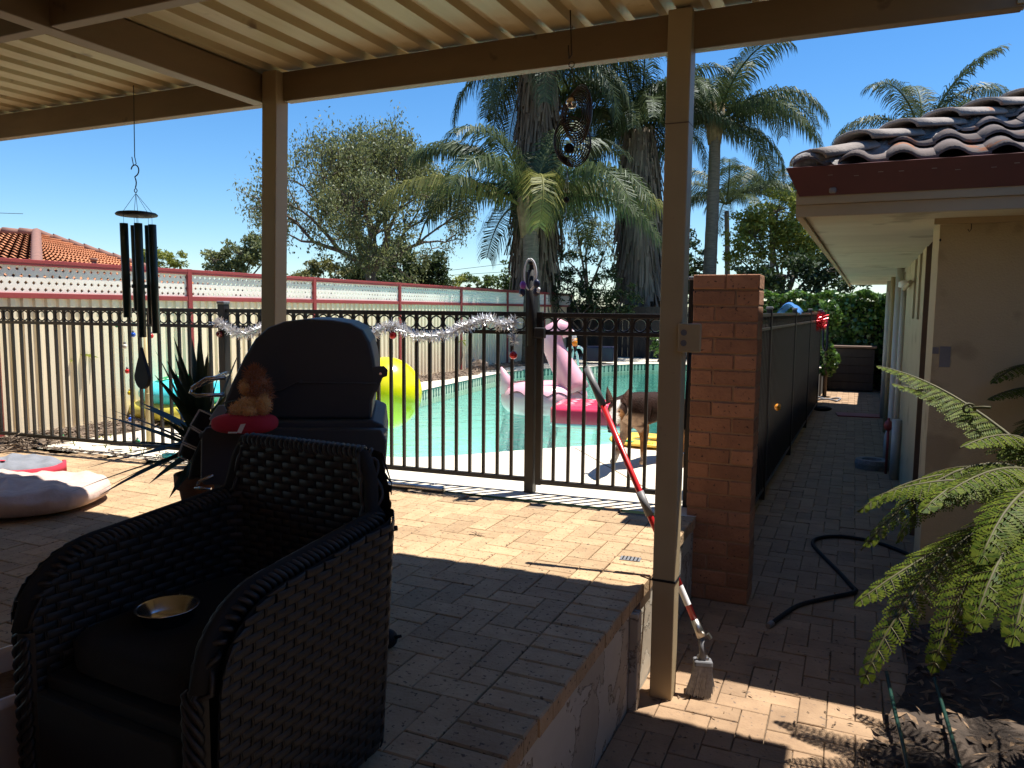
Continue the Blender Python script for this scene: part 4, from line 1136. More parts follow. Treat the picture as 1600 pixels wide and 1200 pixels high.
for (px, py, d, lab) in ((1135, 330, 27, 'low palm crown showing between the clear trunk and post'), (1205, 318, 30, 'low feathery palm crown between the clear trunk and the gutter')):
    c = D(px, py, d); b0 = D(px, 520, d)
    palm('young_palm', lab, (b0.x, b0.y, -.5), c, .11, .08, [(VR + .62 * k + rnd.uniform(-.2, .2), (1, 0, 2)[k % 3], .85) for k in range(10)], FM, group='low palms behind the trees', shaft=False)

# ---- ivy hedge closing the side path, and a dark backdrop for the hedge shade behind the pool
hg = empty('ivy_hedge', (-.2, 18.6, ZL)); tag(hg, 'bright green ivy hedge at the far end of the side path', 'hedge')
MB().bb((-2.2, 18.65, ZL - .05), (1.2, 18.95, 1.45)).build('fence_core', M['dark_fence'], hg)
Cx = np.stack([nrg.uniform(-2.25, 1.25, 5200), 18.60 - .12 * nrg.random(5200), ZL + (1.6 - ZL) * nrg.random(5200) ** .75], 1)
Cx[:, 1] += .08 * np.sin(Cx[:, 0] * 7) * np.sin(Cx[:, 2] * 6)
Ct = np.stack([nrg.uniform(-2.25, 1.25, 3200), 18.45 + .6 * nrg.random(3200), 1.50 + .14 * nrg.random(3200)], 1)
Ct[:, 2] += .05 * np.sin(Ct[:, 0] * 9)
Cl = np.stack([-.62 + .30 * nrg.random(900), 16.6 + .25 * nrg.random(900), -.1 + 1.55 * nrg.random(900)], 1)
Cl[:, 0] += .10 * np.sin(Cl[:, 2] * 7)
quads('foliage', leafquads(np.concatenate([Cx, Ct]), .10 * (.7 + .6 * nrg.random(8400)), .8, .1), M['ivy'], hg)
iv = empty('ivy_column', (-.47, 16.7, ZL)); tag(iv, 'ivy climbing the last post of the path fence', 'ivy')
MB().tube([(-.48, 16.75, ZL), (-.48, 16.75, 1.3)], .04, 8).build('stem', M['bark'], iv)
quads('foliage', leafquads(Cl, .09 * (.7 + .6 * nrg.random(900)), .8, .1), M['ivy'], iv)
bfz = empty('shade_backdrop', (-4, 19.1, 0)); tag(bfz, 'dark paling backdrop standing in for hedge shade behind the pool', 'fence')  # near-black palings put in for the deep shade of the hedge
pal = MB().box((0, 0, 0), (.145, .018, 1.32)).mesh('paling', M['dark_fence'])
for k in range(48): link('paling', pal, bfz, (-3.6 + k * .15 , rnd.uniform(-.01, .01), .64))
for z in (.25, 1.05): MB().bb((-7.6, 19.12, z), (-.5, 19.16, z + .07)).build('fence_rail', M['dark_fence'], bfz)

# ---- tree fern on the right
def bez(a, b, c, t): return a * (1 - t) ** 2 + b * 2 * t * (1 - t) + c * t * t
def fern_frond(root, a, b, c, wid, npin=20, seed=0, start=.18):
    r = random.Random(seed); a, b, c = Vector(a), Vector(b), Vector(c)
    st = MB(); pts = [bez(a, b, c, i / 12) for i in range(13)]
    st.tube(pts, [.009 * (1 - .8 * i / 12) + .001 for i in range(13)], 5)
    Ls = []
    for i in range(npin):
        t = start + (1 - start) * i / npin; q = bez(a, b, c, t); tg = (bez(a, b, c, min(1, t + .03)) - bez(a, b, c, t - .03)).normalized()
        side0 = tg.cross(Vector((0, 0, 1))); side0 = side0.normalized() if side0.length > .1 else Vector((.9, .4, 0))
        s_t = (t - start) / (1 - start)
        pl = wid * (min(1, .5 + 2.4 * s_t) * (1 - s_t) ** .72 + .03) * r.uniform(.88, 1.08)
        for sg in (-1, 1):
            d = (side0 * sg * 1.0 + tg * .42 + Vector((0, 0, -.16 - .25 * r.random()))).normalized()
            nrm = d.cross(tg).normalized(); nrm = nrm if nrm.z > 0 else -nrm
            npn = max(5, int(pl / .0095)); drop = r.uniform(.2, .5)
            pp = q.copy(); dd = d.copy()
            for k in range(npn):
                u = k / npn; pp = pp + dd * pl / npn; dd = (dd + Vector((0, 0, -drop / npn))).normalized()
                plen = .030 * (wid / .17) * (1 - u ** 1.6) + .003; pw = .0048
                perp = dd.cross(nrm).normalized()
                for s2 in (-1, 1):
                    e = (perp * s2 + dd * .35 + nrm * .05).normalized() * plen; w = dd * pw
                    Ls.append([pp - w, pp + e * .6 - w * .9, pp + e, pp + e * .55 + w * 1.0])
            st.tube([q, q + d * pl * .5, pp], [.0022, .0014, .0006], 3, cap=False)
    o = st.build('frond', M['fern_stem'], root, fix=False)
    V = np.array([[tuple(v) for v in f] for f in Ls])
    V -= np.array(root.location)[None, None]
    o2 = quads('pinnae', V, M['fern'], None); o2.parent = o; o2['kind'] = 'stuff'
    return o
cr = Vector((.74, 3.22, .56))
fr_root = empty('tree_fern', (cr.x + .05, cr.y + .05, ZL + .05)); tag(fr_root, 'big green tree fern arching over the path in front of the house', 'fern')
tf = MB()
tf.tube([(cr.x + .05, cr.y + .05, ZL), (cr.x + .03, cr.y, .1), (cr.x, cr.y, cr.z)], [.085, .075, .06], 10)
for k in range(160):
    a = rnd.random() * 6.28; z = rnd.uniform(ZL + .05, cr.z); p = Vector((cr.x + .03 + math.cos(a) * .075, cr.y + math.sin(a) * .075, z)); tf.tube([p, p + Vector((math.cos(a) * .04, math.sin(a) * .04, -.06))], [.008, .002], 4)
tf.build('trunk', M['bark'], fr_root, fix=False)
FR = [((1510, 600, 3.05), (1372, 572, 3.25), .15, 24), ((1540, 630, 3.0), (1395, 600, 3.15), .15, 22), ((1480, 690, 2.9), (1340, 800, 2.95), .17, 22), ((1500, 720, 2.65), (1360, 780, 2.8), .16, 22), ((1540, 690, 2.5), (1440, 800, 2.35), .17, 22), ((1600, 700, 2.3), (1530, 880, 2.15), .18, 24), ((1530, 640, 2.8), (1345, 860, 2.75), .17, 22), ((1470, 700, 2.75), (1400, 850, 2.8), .15, 20),
      ((1480, 830, 2.45), (1335, 945, 2.45), .16, 22), ((1455, 800, 2.35), (1345, 1075, 2.3), .15, 22), ((1530, 790, 2.25), (1455, 1055, 2.2), .17, 22),
      ((1580, 770, 2.15), (1520, 985, 2.05), .18, 24), ((1640, 760, 2.1), (1580, 1010, 1.95), .18, 24), ((1700, 700, 2.2), (1690, 1040, 2.0), .18, 24),
      ((1620, 640, 3.0), (1500, 700, 2.6), .15, 20), ((1600, 690, 2.6), (1480, 770, 2.3), .15, 22), ((1560, 700, 3.1), (1440, 745, 3.3), .14, 18), ((1720, 620, 2.6), (1650, 880, 2.2), .18, 22), ((1800, 700, 2.4), (1850, 1000, 2.2), .18, 22), ((1750, 600, 3.0), (1640, 560, 3.4), .15, 20)]
for k, (b_, c_, w_, n_) in enumerate(FR):
    fern_frond(fr_root, cr + Vector((rnd.uniform(-.03, .03), rnd.uniform(-.03, .03), 0)), D(*b_), D(*c_), w_, n_, 100 + k)
# young coiled fronds
for (px, py, d) in ((1512, 640, 2.95),):
    c = D(px, py, d); b = MB(); pts = [cr.lerp(c, t) + Vector((0, 0, .12 * math.sin(t * 3.1))) for t in (.78, .86, .94)]
    for k in range(14):
        a = k * .5; rr = .028 * (1 - k / 16); pts.append(c + Vector((math.cos(a) * rr * .9, math.cos(a) * rr * .4, math.sin(a) * rr)))
    b.tube(pts, [.006] * 3 + [.0065 - .0003 * k for k in range(14)], 6)
    b.build('coiled_frond', M['fern_stem'], fr_root, fix=False)
# second fern against the house wall
f2c = D(1690, 640, 3.95)
f2 = empty('wall_fern', (f2c.x, f2c.y, ZL + .05)); tag(f2, 'darker fern with fronds in front of the rendered house wall', 'fern')
MB().tube([(f2c.x, f2c.y, ZL), tuple(f2c)], [.06, .045], 9).build('trunk', M['bark'], f2)
for k, (b_, c_) in enumerate((((1640, 520, 3.9), (1548, 600, 3.75)), ((1620, 580, 3.8), (1545, 625, 3.7)), ((1640, 620, 3.7), (1560, 720, 3.5)), ((1740, 520, 3.9), (1800, 600, 3.7)), ((1700, 500, 4.1), (1700, 540, 4.3)))):
    fern_frond(f2, f2c, D(*b_), D(*c_), .17, 20, 200 + k)

# ---- yucca in a terracotta pot
yx, yy_ = -3.21, 3.06
yk = empty('yucca', (yx, yy_, .25)); tag(yk, 'dark spiky yucca growing in the pot beside the barbecue', 'plant')
MB().tube([(yx, yy_, .2), (yx + .02, yy_, .50)], [.045, .04], 8).build('stem', M['bark'], yk)
for k in range(92):
    az = rnd.random() * 6.283; el = R_(rnd.choice([rnd.uniform(5, 35), rnd.uniform(30, 85), rnd.uniform(-30, 10)])); L = rnd.uniform(.45, .72)
    d = Vector((math.cos(az) * math.cos(el), math.sin(az) * math.cos(el), math.sin(el))); s = d.cross(Vector((0, 0, 1))).normalized() * .030; nn2 = s.cross(d).normalized()
    p0 = Vector((yx, yy_, .42 + .10 * rnd.random())); b = MB(); vs = []
    for i in range(6):
        t = i / 5; w = (.5 + 2.0 * t if t < .25 else 1.0 - ((t - .25) / .75) ** 1.7) ; p = p0 + d * L * t + Vector((0, 0, -.10 * L * t * t)); w = max(w, .02)
        vs += [p - s * w, p - nn2 * .006 * w, p + s * w]
    b.add(vs, [f for i in range(5) for f in ((i * 3, i * 3 + 1, i * 3 + 4, i * 3 + 3), (i * 3 + 1, i * 3 + 2, i * 3 + 5, i * 3 + 4))])
    b.build('leaf', M['yucca'], yk, fix=False)
pt = MB().lathe((yx, yy_, 0), [(.0, .012), (.085, .012), (.088, 0), (.092, .0), (.130, .235), (.152, .24), (.154, .31), (.140, .312), (.134, .26), (.0, .255)], 32)
pt = pt.build('plant_pot', M['terracotta']); center(pt); tag(pt, 'brown terracotta pot holding the yucca beside the barbecue', 'pot')

# young frangipani by the boundary fence
fgr = empty('young_frangipani', (*onz(101, 665, 0).xy, 0)); 
def frang(root, base, tip, nlv, seed, mat=M['leaf_yel']):
    r = random.Random(seed); b = MB(); base, tip = Vector(base), Vector(tip)
    b.tube([base, base.lerp(tip, .5) + Vector((.03, 0, 0)), tip], [.022, .018, .015], 7); b.build('stem', M['palm_bark'], root)
    for k in range(nlv):
        az = r.random() * 6.283; el = r.uniform(-.6, .5); L = r.uniform(.12, .19); d = Vector((math.cos(az) * math.cos(el), math.sin(az) * math.cos(el), math.sin(el))); s = d.cross(Vector((0, 0, 1))).normalized() * .022
        q = MB(); q.add([tip, tip + d * L * .35 - s * .7, tip + d * L * .75 - s + Vector((0, 0, -.01)), tip + d * L + Vector((0, 0, -.04)), tip + d * L * .75 + s + Vector((0, 0, -.01)), tip + d * L * .35 + s * .7], [(0, 1, 2, 3), (0, 3, 4, 5)]); q.build('leaf', mat, root, fix=False)
p_ = onz(101, 665, 0); frang(fgr, (p_.x, p_.y, 0), ony(122, 556, p_.y), 9, 3); tag(fgr, 'young frangipani with a few leaves in front of the cream fence', 'plant')
for (px, py, d_, tp, lab) in ((718, 580, None, (722, 532), 'thin frangipani by the fence behind the pool'), (783, 568, None, (778, 540), 'bare twiggy frangipani at the far end of the fence')):
    p_ = onz(px, py, 0); e = empty('young_frangipani', (p_.x, p_.y, 0)); frang(e, (p_.x, p_.y, 0), ony(*tp, p_.y), 8, px); tag(e, lab, 'plant')
    if px == 783:
        b = MB()
        for k in range(5): 
            t_ = ony(tp[0] + rnd.uniform(-14, 14), tp[1] + rnd.uniform(-12, 14), p_.y); b.tube([(p_.x, p_.y, .1), Vector((p_.x, p_.y, .25)).lerp(t_, .5), t_], [.015, .012, .008], 5)
        b.build('twig', M['palm_bark'], e)
# weeds at the foot of the pool fence
for k, (px, py) in enumerate(((117, 697), (205, 708), (222, 712), (165, 700))):
    p_ = onz(px, py, 0); e = MB()
    for i in range(7):
        a = rnd.random() * 6.28; h = rnd.uniform(.05, .12); q = p_ + Vector((math.cos(a) * .03, math.sin(a) * .03, h)); s = Vector((.004, 0, 0)); e.add([p_ - s, p_ + s, q], [(0, 1, 2)]); 
        d = Vector((math.cos(a + 1), math.sin(a + 1), .3)) * .02; e.add([q, q + d + Vector((0, 0, .006)), q + d * 1.6, q + d - Vector((0, 0, .006))], [(0, 1, 2, 3)])
    o = e.build('weed', M['leaf_yel'], fix=False); center(o); tag(o, ['tallest weed sprouting at the foot of the left fence', 'leaning weed at the fence foot left of the yucca', 'dry weed at the fence foot nearest the yucca', 'smallest weed at the foot of the left fence'][k], 'weed', 'weeds along the pool fence')
# ------------------------------------------------------------------ neighbour's house
nh = empty('neighbour_house', (-19.5, 12, ZL)); tag(nh, 'orange tiled hip roof of the house beyond the lattice fence', 'house')
A = D(30, 366, 22); B = D(57, 367, 21.5)
rk0 = Vector((-20.0, A.y - .4, A.z)); 
pk = D(57, 367, 22)                       # near end of the ridge
ez = 1.75
def nroof():
    ridge_a = pk + Vector((-2.6, -2.2, .0)); ridge_b = pk
    hip_r = onz(330, 440, ez); hip_r = D(335, 440, 26); hip_r = Vector((hip_r.x, hip_r.y, ez))
    lo = D(60, 470, 15.5); lo = Vector((lo.x, lo.y, ez)); far_l = D(-420, 470, 15.0); far_l = Vector((far_l.x, far_l.y, ez))
    return ridge_a, ridge_b, hip_r, lo, far_l
ra_, rb_, hr_, lo_, fl_ = nroof()
def tiled(b, a0, a1, b0, b1, rows, cols):
    """courses of wavy tiles between an eave a0-a1 and a top edge b0-b1"""
    nrm = (a1 - a0).cross(b0 - a0).normalized(); nrm = nrm if nrm.z > 0 else -nrm
    for r in range(rows):
        t0, t1 = r / rows, (r + 1) / rows
        def fn(u, v):
            t = t0 + (t1 - t0) * v
            p = a0.lerp(a1, u).lerp(b0.lerp(b1, u), t)
            wv = .028 * math.sin(u * cols * 2 * math.pi)
            return p + nrm * (wv + .055 * (1 - v))
        b.grid(fn, cols * 5, 1)
        b.add([], [])
nb_ = MB()
tiled(nb_, lo_, hr_, rb_, rb_ + Vector((.05, .05, 0)), 17, 30)
tiled(nb_, fl_, lo_, ra_, rb_, 17, 24)
for q in ([lo_, hr_, rb_], [fl_, lo_, rb_, ra_]):
    nb_.add([p - Vector((0, 0, .02)) for p in q], [tuple(range(len(q)))])
o = nb_.build('roof', M['orange_tile'], nh, fix=False); o['kind'] = 'stuff'
M['hip_brown'] = pm('brown_ridge', (0.26, 0.13, 0.095), (0.20, 0.10, 0.075), scale=5, rough=.85)
rc_ = MB()
for a, b in ((ra_, rb_), (rb_, lo_), (rb_, hr_)):
    k = int((b - a).length / .42)
    for i in range(k):
        rc_.tube([a.lerp(b, i / k) + Vector((0, 0, .07)), a.lerp(b, (i + 1.12) / k) + Vector((0, 0, .05))], [.13, .105], 7)
rc_.build('ridge_tile', M['hip_brown'], nh, fix=False)
nw = MB()
ins = [lo_.lerp(pk, .06), hr_.lerp(pk, .06), fl_.lerp(pk, .06)]
for a, b in ((ins[0], ins[1]), (ins[2], ins[0])):
    nw.add([(a.x, a.y, ZL), (b.x, b.y, ZL), (b.x, b.y, ez + .05), (a.x, a.y, ez + .05)], [(0, 1, 2, 3)])
nw.build('wall', M['brick'], nh)
vp_ = D(147, 411, 19); MB().tube([vp_ - Vector((0, 0, .3)), vp_ + Vector((0, 0, .06))], .06, 8).tube([vp_ + Vector((0, 0, .05)), vp_ + Vector((0, 0, .12))], .085, 8).build('vent', M['hip_brown'], nh)
# cable
cb = MB(); p0, p1 = D(-60, 331, 34), D(36, 334, 34); cb.tube([p0, p1], .012, 5); 
o = cb.build('power_line', M['black_rubber']); center(o); tag(o, 'thin overhead power line above the orange tiled roof', 'cable')
o = MB().tube([D(690, 424, 70), D(800, 411, 70)], .02, 5).build('power_line', M['black_rubber']); center(o); tag(o, 'upper of two thin power lines left of the palms', 'cable')
o = MB().tube([D(690, 431, 70), D(800, 424, 70)], .02, 5).build('power_line', M['black_rubber']); center(o); tag(o, 'lower of two thin power lines left of the palms', 'cable')

# ------------------------------------------------------------------ things hanging from the veranda
wy = 3.10; wx = ony(213.5, 335, wy).x
wc = empty('wind_chime', (wx, wy, .75)); tag(wc, 'dark green tubular wind chime hanging from the veranda beam at left', 'wind chime')
zt = ony(205, 150, wy).z; zd = ony(213, 335, wy).z
zh = ony(211, 262, wy).z
MB().tube([(wx + .015, wy, RZ - .02), (wx + .002, wy, zh + .06), (wx + .012, wy, zh + .02), (wx - .01, wy, zh + .015), (wx - .02, wy, zh + .06)], .0025, 6).build('hanging_wire', M['black_metal'], wc)
sh_ = [(wx + .030 * math.cos(a), wy, zh - .015 + .030 * math.sin(a)) for a in np.linspace(2.9, -1.0, 14)] + [(wx - .003 + .01 * math.sin(t * 3), wy, zh - .05 - .06 * t) for t in np.linspace(0, 1, 5)]
MB().tube(sh_, .0035, 6).ring((wx, wy, zh - .125), .011, .0025, 'y', 12, 5).build('hook', M['black_metal'], wc)
zk = zh - .14
disc = MB().lathe((wx, wy, zd), [(0, -.012), (.09, -.012), (.106, -.008), (.110, 0), (.10, .009), (.07, .014), (0, .016)], 36).build('top_disc', M['dark_wood'], wc)
TT = [(.072, -1.85, .52), (.072, -.62, .63), (.082, .50, .61), (.070, 1.45, .56), (.075, 2.62, .48)]
for r, a, L in TT:
    x, y = wx + r * math.cos(a), wy + r * math.sin(a); z1 = zd - .055
    o = MB().tube([(x, y, z1), (x, y, z1 - L)], .0215, 18).build('tube', M['green_chime'], wc)
    MB().tube([(x, y, z1 - .003), (x, y, zd - .01)], .0012, 4).build('cord', M['black_rubber'], o)
    MB().tube([(x, y, zd + .012), (wx, wy, zk)], .0012, 4).build('cord', M['black_rubber'], wc)
MB().lathe((wx, wy, zd - .40), [(0, -.012), (.040, -.010), (.040, .010), (0, .012)], 24).build('striker', M['dark_wood'], wc)
MB().tube([(wx, wy, zd - .015), (wx, wy, .90)], .0015, 4).build('striker_cord', M['black_rubber'], wc)
sc_ = ony(222, 578, wy)
sail = []
for t in np.linspace(0, 1, 24, endpoint=False):
    a = 2 * math.pi * t; x = math.sin(a) * .056 * (1 if math.cos(a) < 0 else (1 - math.cos(a)) ** .8); z = -.065 + (.075 * math.cos(a) if math.cos(a) < 0 else .165 * math.cos(a))
    sail.append((sc_.x + x, wy - .008, sc_.z + z + .03))
MB().prism(sail, (0.006, .016, 0)).build('wind_sail', M['dark_wood'], wc, bevel=.003)

sx = ony(893, 105, wy).x
ws = empty('wind_spinner', (sx, wy, 1.6)); tag(ws, 'dark bronze figure-eight wind spinner hanging before the palms', 'wind spinner')
MB().tube([(sx - .002, wy - .02, RZ), (sx + .003, wy - .01, 2.27), (sx - .008, wy - .01, 2.255), (sx - .012, wy - .01, 2.31)], .003, 6).ring((sx, wy, 2.235), .012, .002, 'y', 12, 5).build('hanging_wire', M['bronze'], ws)
MB().tube([(sx, wy, 2.225), (sx + .015, wy, 2.15)], .0015, 4).build('swivel', M['bronze'], ws)
uc = ony(905, 180, wy); lc = ony(889, 226, wy)
for k in range(10):
    t = k / 9; a = -.75 + 1.0 * t
    u = Vector((math.cos(a), math.sin(a), 0)); rr = .112 - .0075 * k
    off = Vector((-.030 * t, 0, .022 * t - .010 * t))
    R1 = MB(); pts = []
    for i in range(33):
        b_ = 2 * math.pi * i / 32; pts.append(uc + off + u * math.cos(b_) * rr * .93 + Vector((0, 0, 1)) * math.sin(b_) * rr * 1.08)
    R1.tube(pts, .0030, 5, cap=False); R1.build('ring', M['bronze'], ws, fix=False)
for k in range(8):
    t = k / 7; a = .75 - 1.2 * t; u = Vector((math.cos(a), math.sin(a), 0)); rr = .098 - .0078 * k
    pts = [lc + Vector((-.004 + .02 * (1 - t), 0, .01 - .018 * t)) + u * math.cos(2 * math.pi * i / 32) * rr * .86 + Vector((0, 0, 1)) * math.sin(2 * math.pi * i / 32) * rr * 1.05 for i in range(33)]
    MB().tube(pts, .0028, 5, cap=False).build('ring', M['bronze'], ws, fix=False)
M['mirror_ball'] = pm('mirror_ball', (0.8, 0.72, 0.62), (0.75, 0.66, 0.56), scale=3, rough=.05, metal=1.0)
MB().ball(ony(893, 161, wy), .024, 20, 14).build('mirror_ball', M['mirror_ball'], ws)
MB().ball(ony(889, 232, wy), .022, 16, 12).build('dark_ball', M['black_rubber'], ws)
q0, q1 = ony(887, 264, wy), ony(885, 312, wy)
for s in (-.01, 0, .01): MB().tube([q0, q1 + Vector((s, 0, .03))], .0009, 4).build('thread', M['alu'], ws)
MB().ball(q1, .013, 12, 8).build('drop_ball', M['black_rubber'], ws)
MB().tube([q1, ony(884, 350, wy)], .0009, 4).build('thread', M['alu'], ws)

# ------------------------------------------------------------------ barbecue
e1 = (D(592, 600, 2.9) - D(345, 600, 2.9)).normalized(); e1.z = 0; e1.normalize()
e2 = Vector((-e1.y, e1.x, 0)); 
if e2.y < 0: e2 = -e2
_vd = ray(600, 600); e2 = Vector((_vd[0] + .02, _vd[1], 0)).normalized()
bc = D(470, 640, 2.9)
bq = empty('barbecue', (bc.x + e2.x * .25, bc.y + e2.y * .25, 0)); tag(bq, 'dark hooded barbecue standing behind the wicker chair', 'barbecue')
hood = [(346, 655), (350, 628), (362, 598), (380, 560), (398, 530), (418, 512), (445, 502), (480, 498), (520, 500), (548, 505), (568, 516), (579, 535), (585, 560), (589, 590), (588, 612), (582, 628), (581, 655)]
HP = [D(x, y, 2.9) for x, y in hood]
hd_ = MB().prism(HP, e2 * .62, smooth=False).build('hood', M['hood'], bq, bevel=.012)
# pressed step across the end panel
MB().tube([D(348, 600 + 30, 2.893), D(440, 610, 2.893), D(465, 597, 2.893), D(475, 598, 2.893), D(588, 599, 2.893)], .0035, 6).build('panel_step', M['hood'], hd_)
MB().tube([D(470, 596, 2.888), D(470, 596, 2.90)], .008, 10).build('rivet', M['hood'], hd_)
hg_ = MB(); hg_.prism([D(x, y, 2.90) for x, y in ((583, 573), (600, 572), (606, 578), (605, 588), (598, 590), (590, 612), (583, 614))], e2 * .012); hg_.build('hinge', M['bbq_body'], bq, bevel=.003)
MB().tube([D(594.5, 584, 2.885), D(594.5, 584, 2.895)], .005, 10).build('hinge_pin', M['steel'], bq)
# handle in front of the hood
h0, h1 = D(345, 590, 2.9), D(300, 611, 2.9)
MB().tube([D(352, 590, 2.93), D(322, 592, 2.93), D(301, 606, 2.93), D(298, 613, 2.93), D(306, 618, 2.93), D(350, 617, 2.93)], .008, 8).build('handle', M['steel'], bq)
MB().tube([D(310, 601, 2.93), D(310, 601, 2.93) + e2 * .5], .011, 10).build('handle', M['steel'], bq)
# fire box, cart and side shelf
fb = [(344, 657), (583, 657), (600, 664), (604, 700), (602, 742), (340, 742), (338, 700)]
MB().prism([D(x, y, 2.87) for x, y in fb], e2 * .66).build('fire_box', M['bbq_body'], bq, bevel=.01)
sh1 = D(316, 676, 2.72); sh2 = D(600, 676, 2.72)
mid = (sh1 + sh2) / 2; wdt = (sh2 - sh1).length; angb = math.atan2(e1.y, e1.x)
MB().box(mid + e2 * .055 + Vector((0, 0, -.012)), (wdt, .15, .026), angb).build('side_shelf', M['bbq_body'], bq, bevel=.01)
ap = [(322, 668), (314, 678), (313, 750), (318, 758), (600, 766), (604, 690), (596, 672)]
MB().prism([D(x, y, 2.70) for x, y in ap], e2 * .02).build('shelf_apron', M['bbq_body'], bq, bevel=.006)
MB().tube([D(334, 742, 2.69), D(312, 752, 2.69), D(304, 762, 2.69), D(330, 764, 2.69)], .006, 6).build('towel_rail', M['steel'], bq)
for (px, d) in ((345, 2.84), (352, 3.4), (560, 2.84), (550, 3.4)):
    p = D(px, 742, d); MB().bar(p, (p.x, p.y, .06), .035).build('leg', M['bbq_body'], bq)
    MB().lathe((p.x, p.y, .0), [(0, 0), (.03, 0), (.034, .02), (.03, .055), (0, .06)], 14).build('caster', M['black_rubber'], bq)
pm1, pm2 = D(345, 830, 2.84), D(590, 830, 2.84)
MB().box(((pm1 + pm2) / 2).to_3d() * 1.0 + e2 * .28 - Vector((0, 0, ((pm1 + pm2) / 2).z - .16)), (.58, .5, .03), angb).build('cart_shelf', M['bbq_body'], bq)
MB().tube([D(585, 826, 2.75), D(612, 826, 2.75), D(621, 825, 2.75)], [.010, .011, .010], 8).build('cart_handle', M['black_rubber'], bq)
# quilted cover bag hanging at the front of the barbecue
kb = empty('cover_bag', D(300, 740, 2.95)); tag(kb, 'black quilted pouch with pale piping hanging beside the barbecue', 'bag')
pch = [((312, 640), (334, 650), (322, 678), (298, 664)), ((297, 667), (321, 681), (308, 700), (286, 690)), ((285, 693), (307, 703), (297, 722), (279, 712))]
for k, qd in enumerate(pch):
    pts_ = [D(x, y, 2.95 - .01 * k) for x, y in qd]
    o = MB().prism(pts_, e2 * .04).build('pocket', M['black_rubber'], kb, bevel=.012)
    MB().tube([p - e2 * .004 for p in pts_] + [pts_[0] - e2 * .004], .0035, 5).build('piping', M['white_plastic'], o)
MB().prism([D(x, y, 2.9) for x, y in ((320, 668), (336, 662), (345, 690), (316, 745), (292, 752), (300, 715))], e2 * .05).build('flap', M['black_rubber'], kb, bevel=.012)
M['pale_blue'] = pm('pale_blue_plastic', (0.30, 0.36, 0.42), (0.24, 0.30, 0.36), scale=6, rough=.35)
tg_ = empty('tongs_case', D(345, 668, 2.8)); tag(tg_, 'pale blue grey scraper lying against the barbecue shelf', 'scraper')
MB().prism([D(x, y, 2.82) for x, y in ((326, 655), (340, 634), (349, 633), (354, 642), (344, 656), (332, 660))], e2 * .012).build('blade', M['pale_blue'], tg_, bevel=.003)
MB().prism([D(x, y, 2.78) for x, y in ((327, 679), (336, 664), (347, 669), (340, 680))], e2 * .012).build('handle', M['pale_blue'], tg_, bevel=.003)
# red cushion and plush toy on the shelf
cu = D(383, 661, 2.62)
cr_ = MB().ball(cu, (.110, .07, .034), 28, 14, Matrix.Rotation(angb, 3, 'Z'), .7).build('small_cushion', M['red_cloth'], fix=True); center(cr_)
tag(cr_, 'small dark red cushion under the plush toy on the barbecue', 'cushion')
MB().add([D(370, 676, 2.53), D(376, 663, 2.53), D(384, 662, 2.53), D(377, 677, 2.53)], [(0, 1, 2, 3)]).tube([D(357, 676, 2.535), D(370, 676, 2.53)], .003, 5).build('white_tag', M['white_vinyl'], cr_)
pl_ = empty('plush_toy', D(395, 650, 2.62)); tag(pl_, 'fluffy tan plush toy with a rust brown mane on the barbecue', 'plush toy')
pb = MB()
pb.ball(D(393, 634, 2.63), (.052, .045, .036), 16, 12); pb.ball(D(383, 605, 2.62), (.022, .02, .020), 14, 10)
pb.ball(D(372, 640, 2.60), (.030, .028, .020), 14, 10); pb.ball(D(412, 632, 2.60), (.026, .025, .030), 14, 10); pb.ball(D(388, 642, 2.59), (.035, .024, .018), 14, 10)
pbo = pb.build('body', M['plush'], pl_, fix=False)
mn = MB(); mn.ball(D(402, 605, 2.64), (.038, .035, .042), 16, 12); mn.ball(D(398, 590, 2.64), (.026, .026, .028), 14, 10); mn.ball(D(410, 618, 2.63), (.026, .026, .03), 14, 10)
mno = mn.build('mane', M['plush_mane'], pl_, fix=False)
def fluff(src, n_, L, mat, parent, seed):
    r = random.Random(seed); V = []
    polys = src.data.polygons; vs_ = src.data.vertices
    for _ in range(n_):
        p = polys[r.randrange(len(polys))]; c = p.center; nrm = p.normal
        nrm = Vector(nrm) + Vector((r.gauss(0, .5), r.gauss(0, .5), r.gauss(0, .5))); nrm.normalize()
        s = nrm.orthogonal().normalized() * .0018
        V.append([c - s, c + s, c + nrm * L * r.uniform(.6, 1.3)])
    V = np.array([[tuple(v) for v in f] for f in V]); o = quads('fur', V, mat, None, 3); o.parent = parent; o['kind'] = 'stuff'
fluff(pbo, 1500, .012, M['plush'], pbo, 1); fluff(mno, 1800, .026, M['plush_mane'], mno, 2)

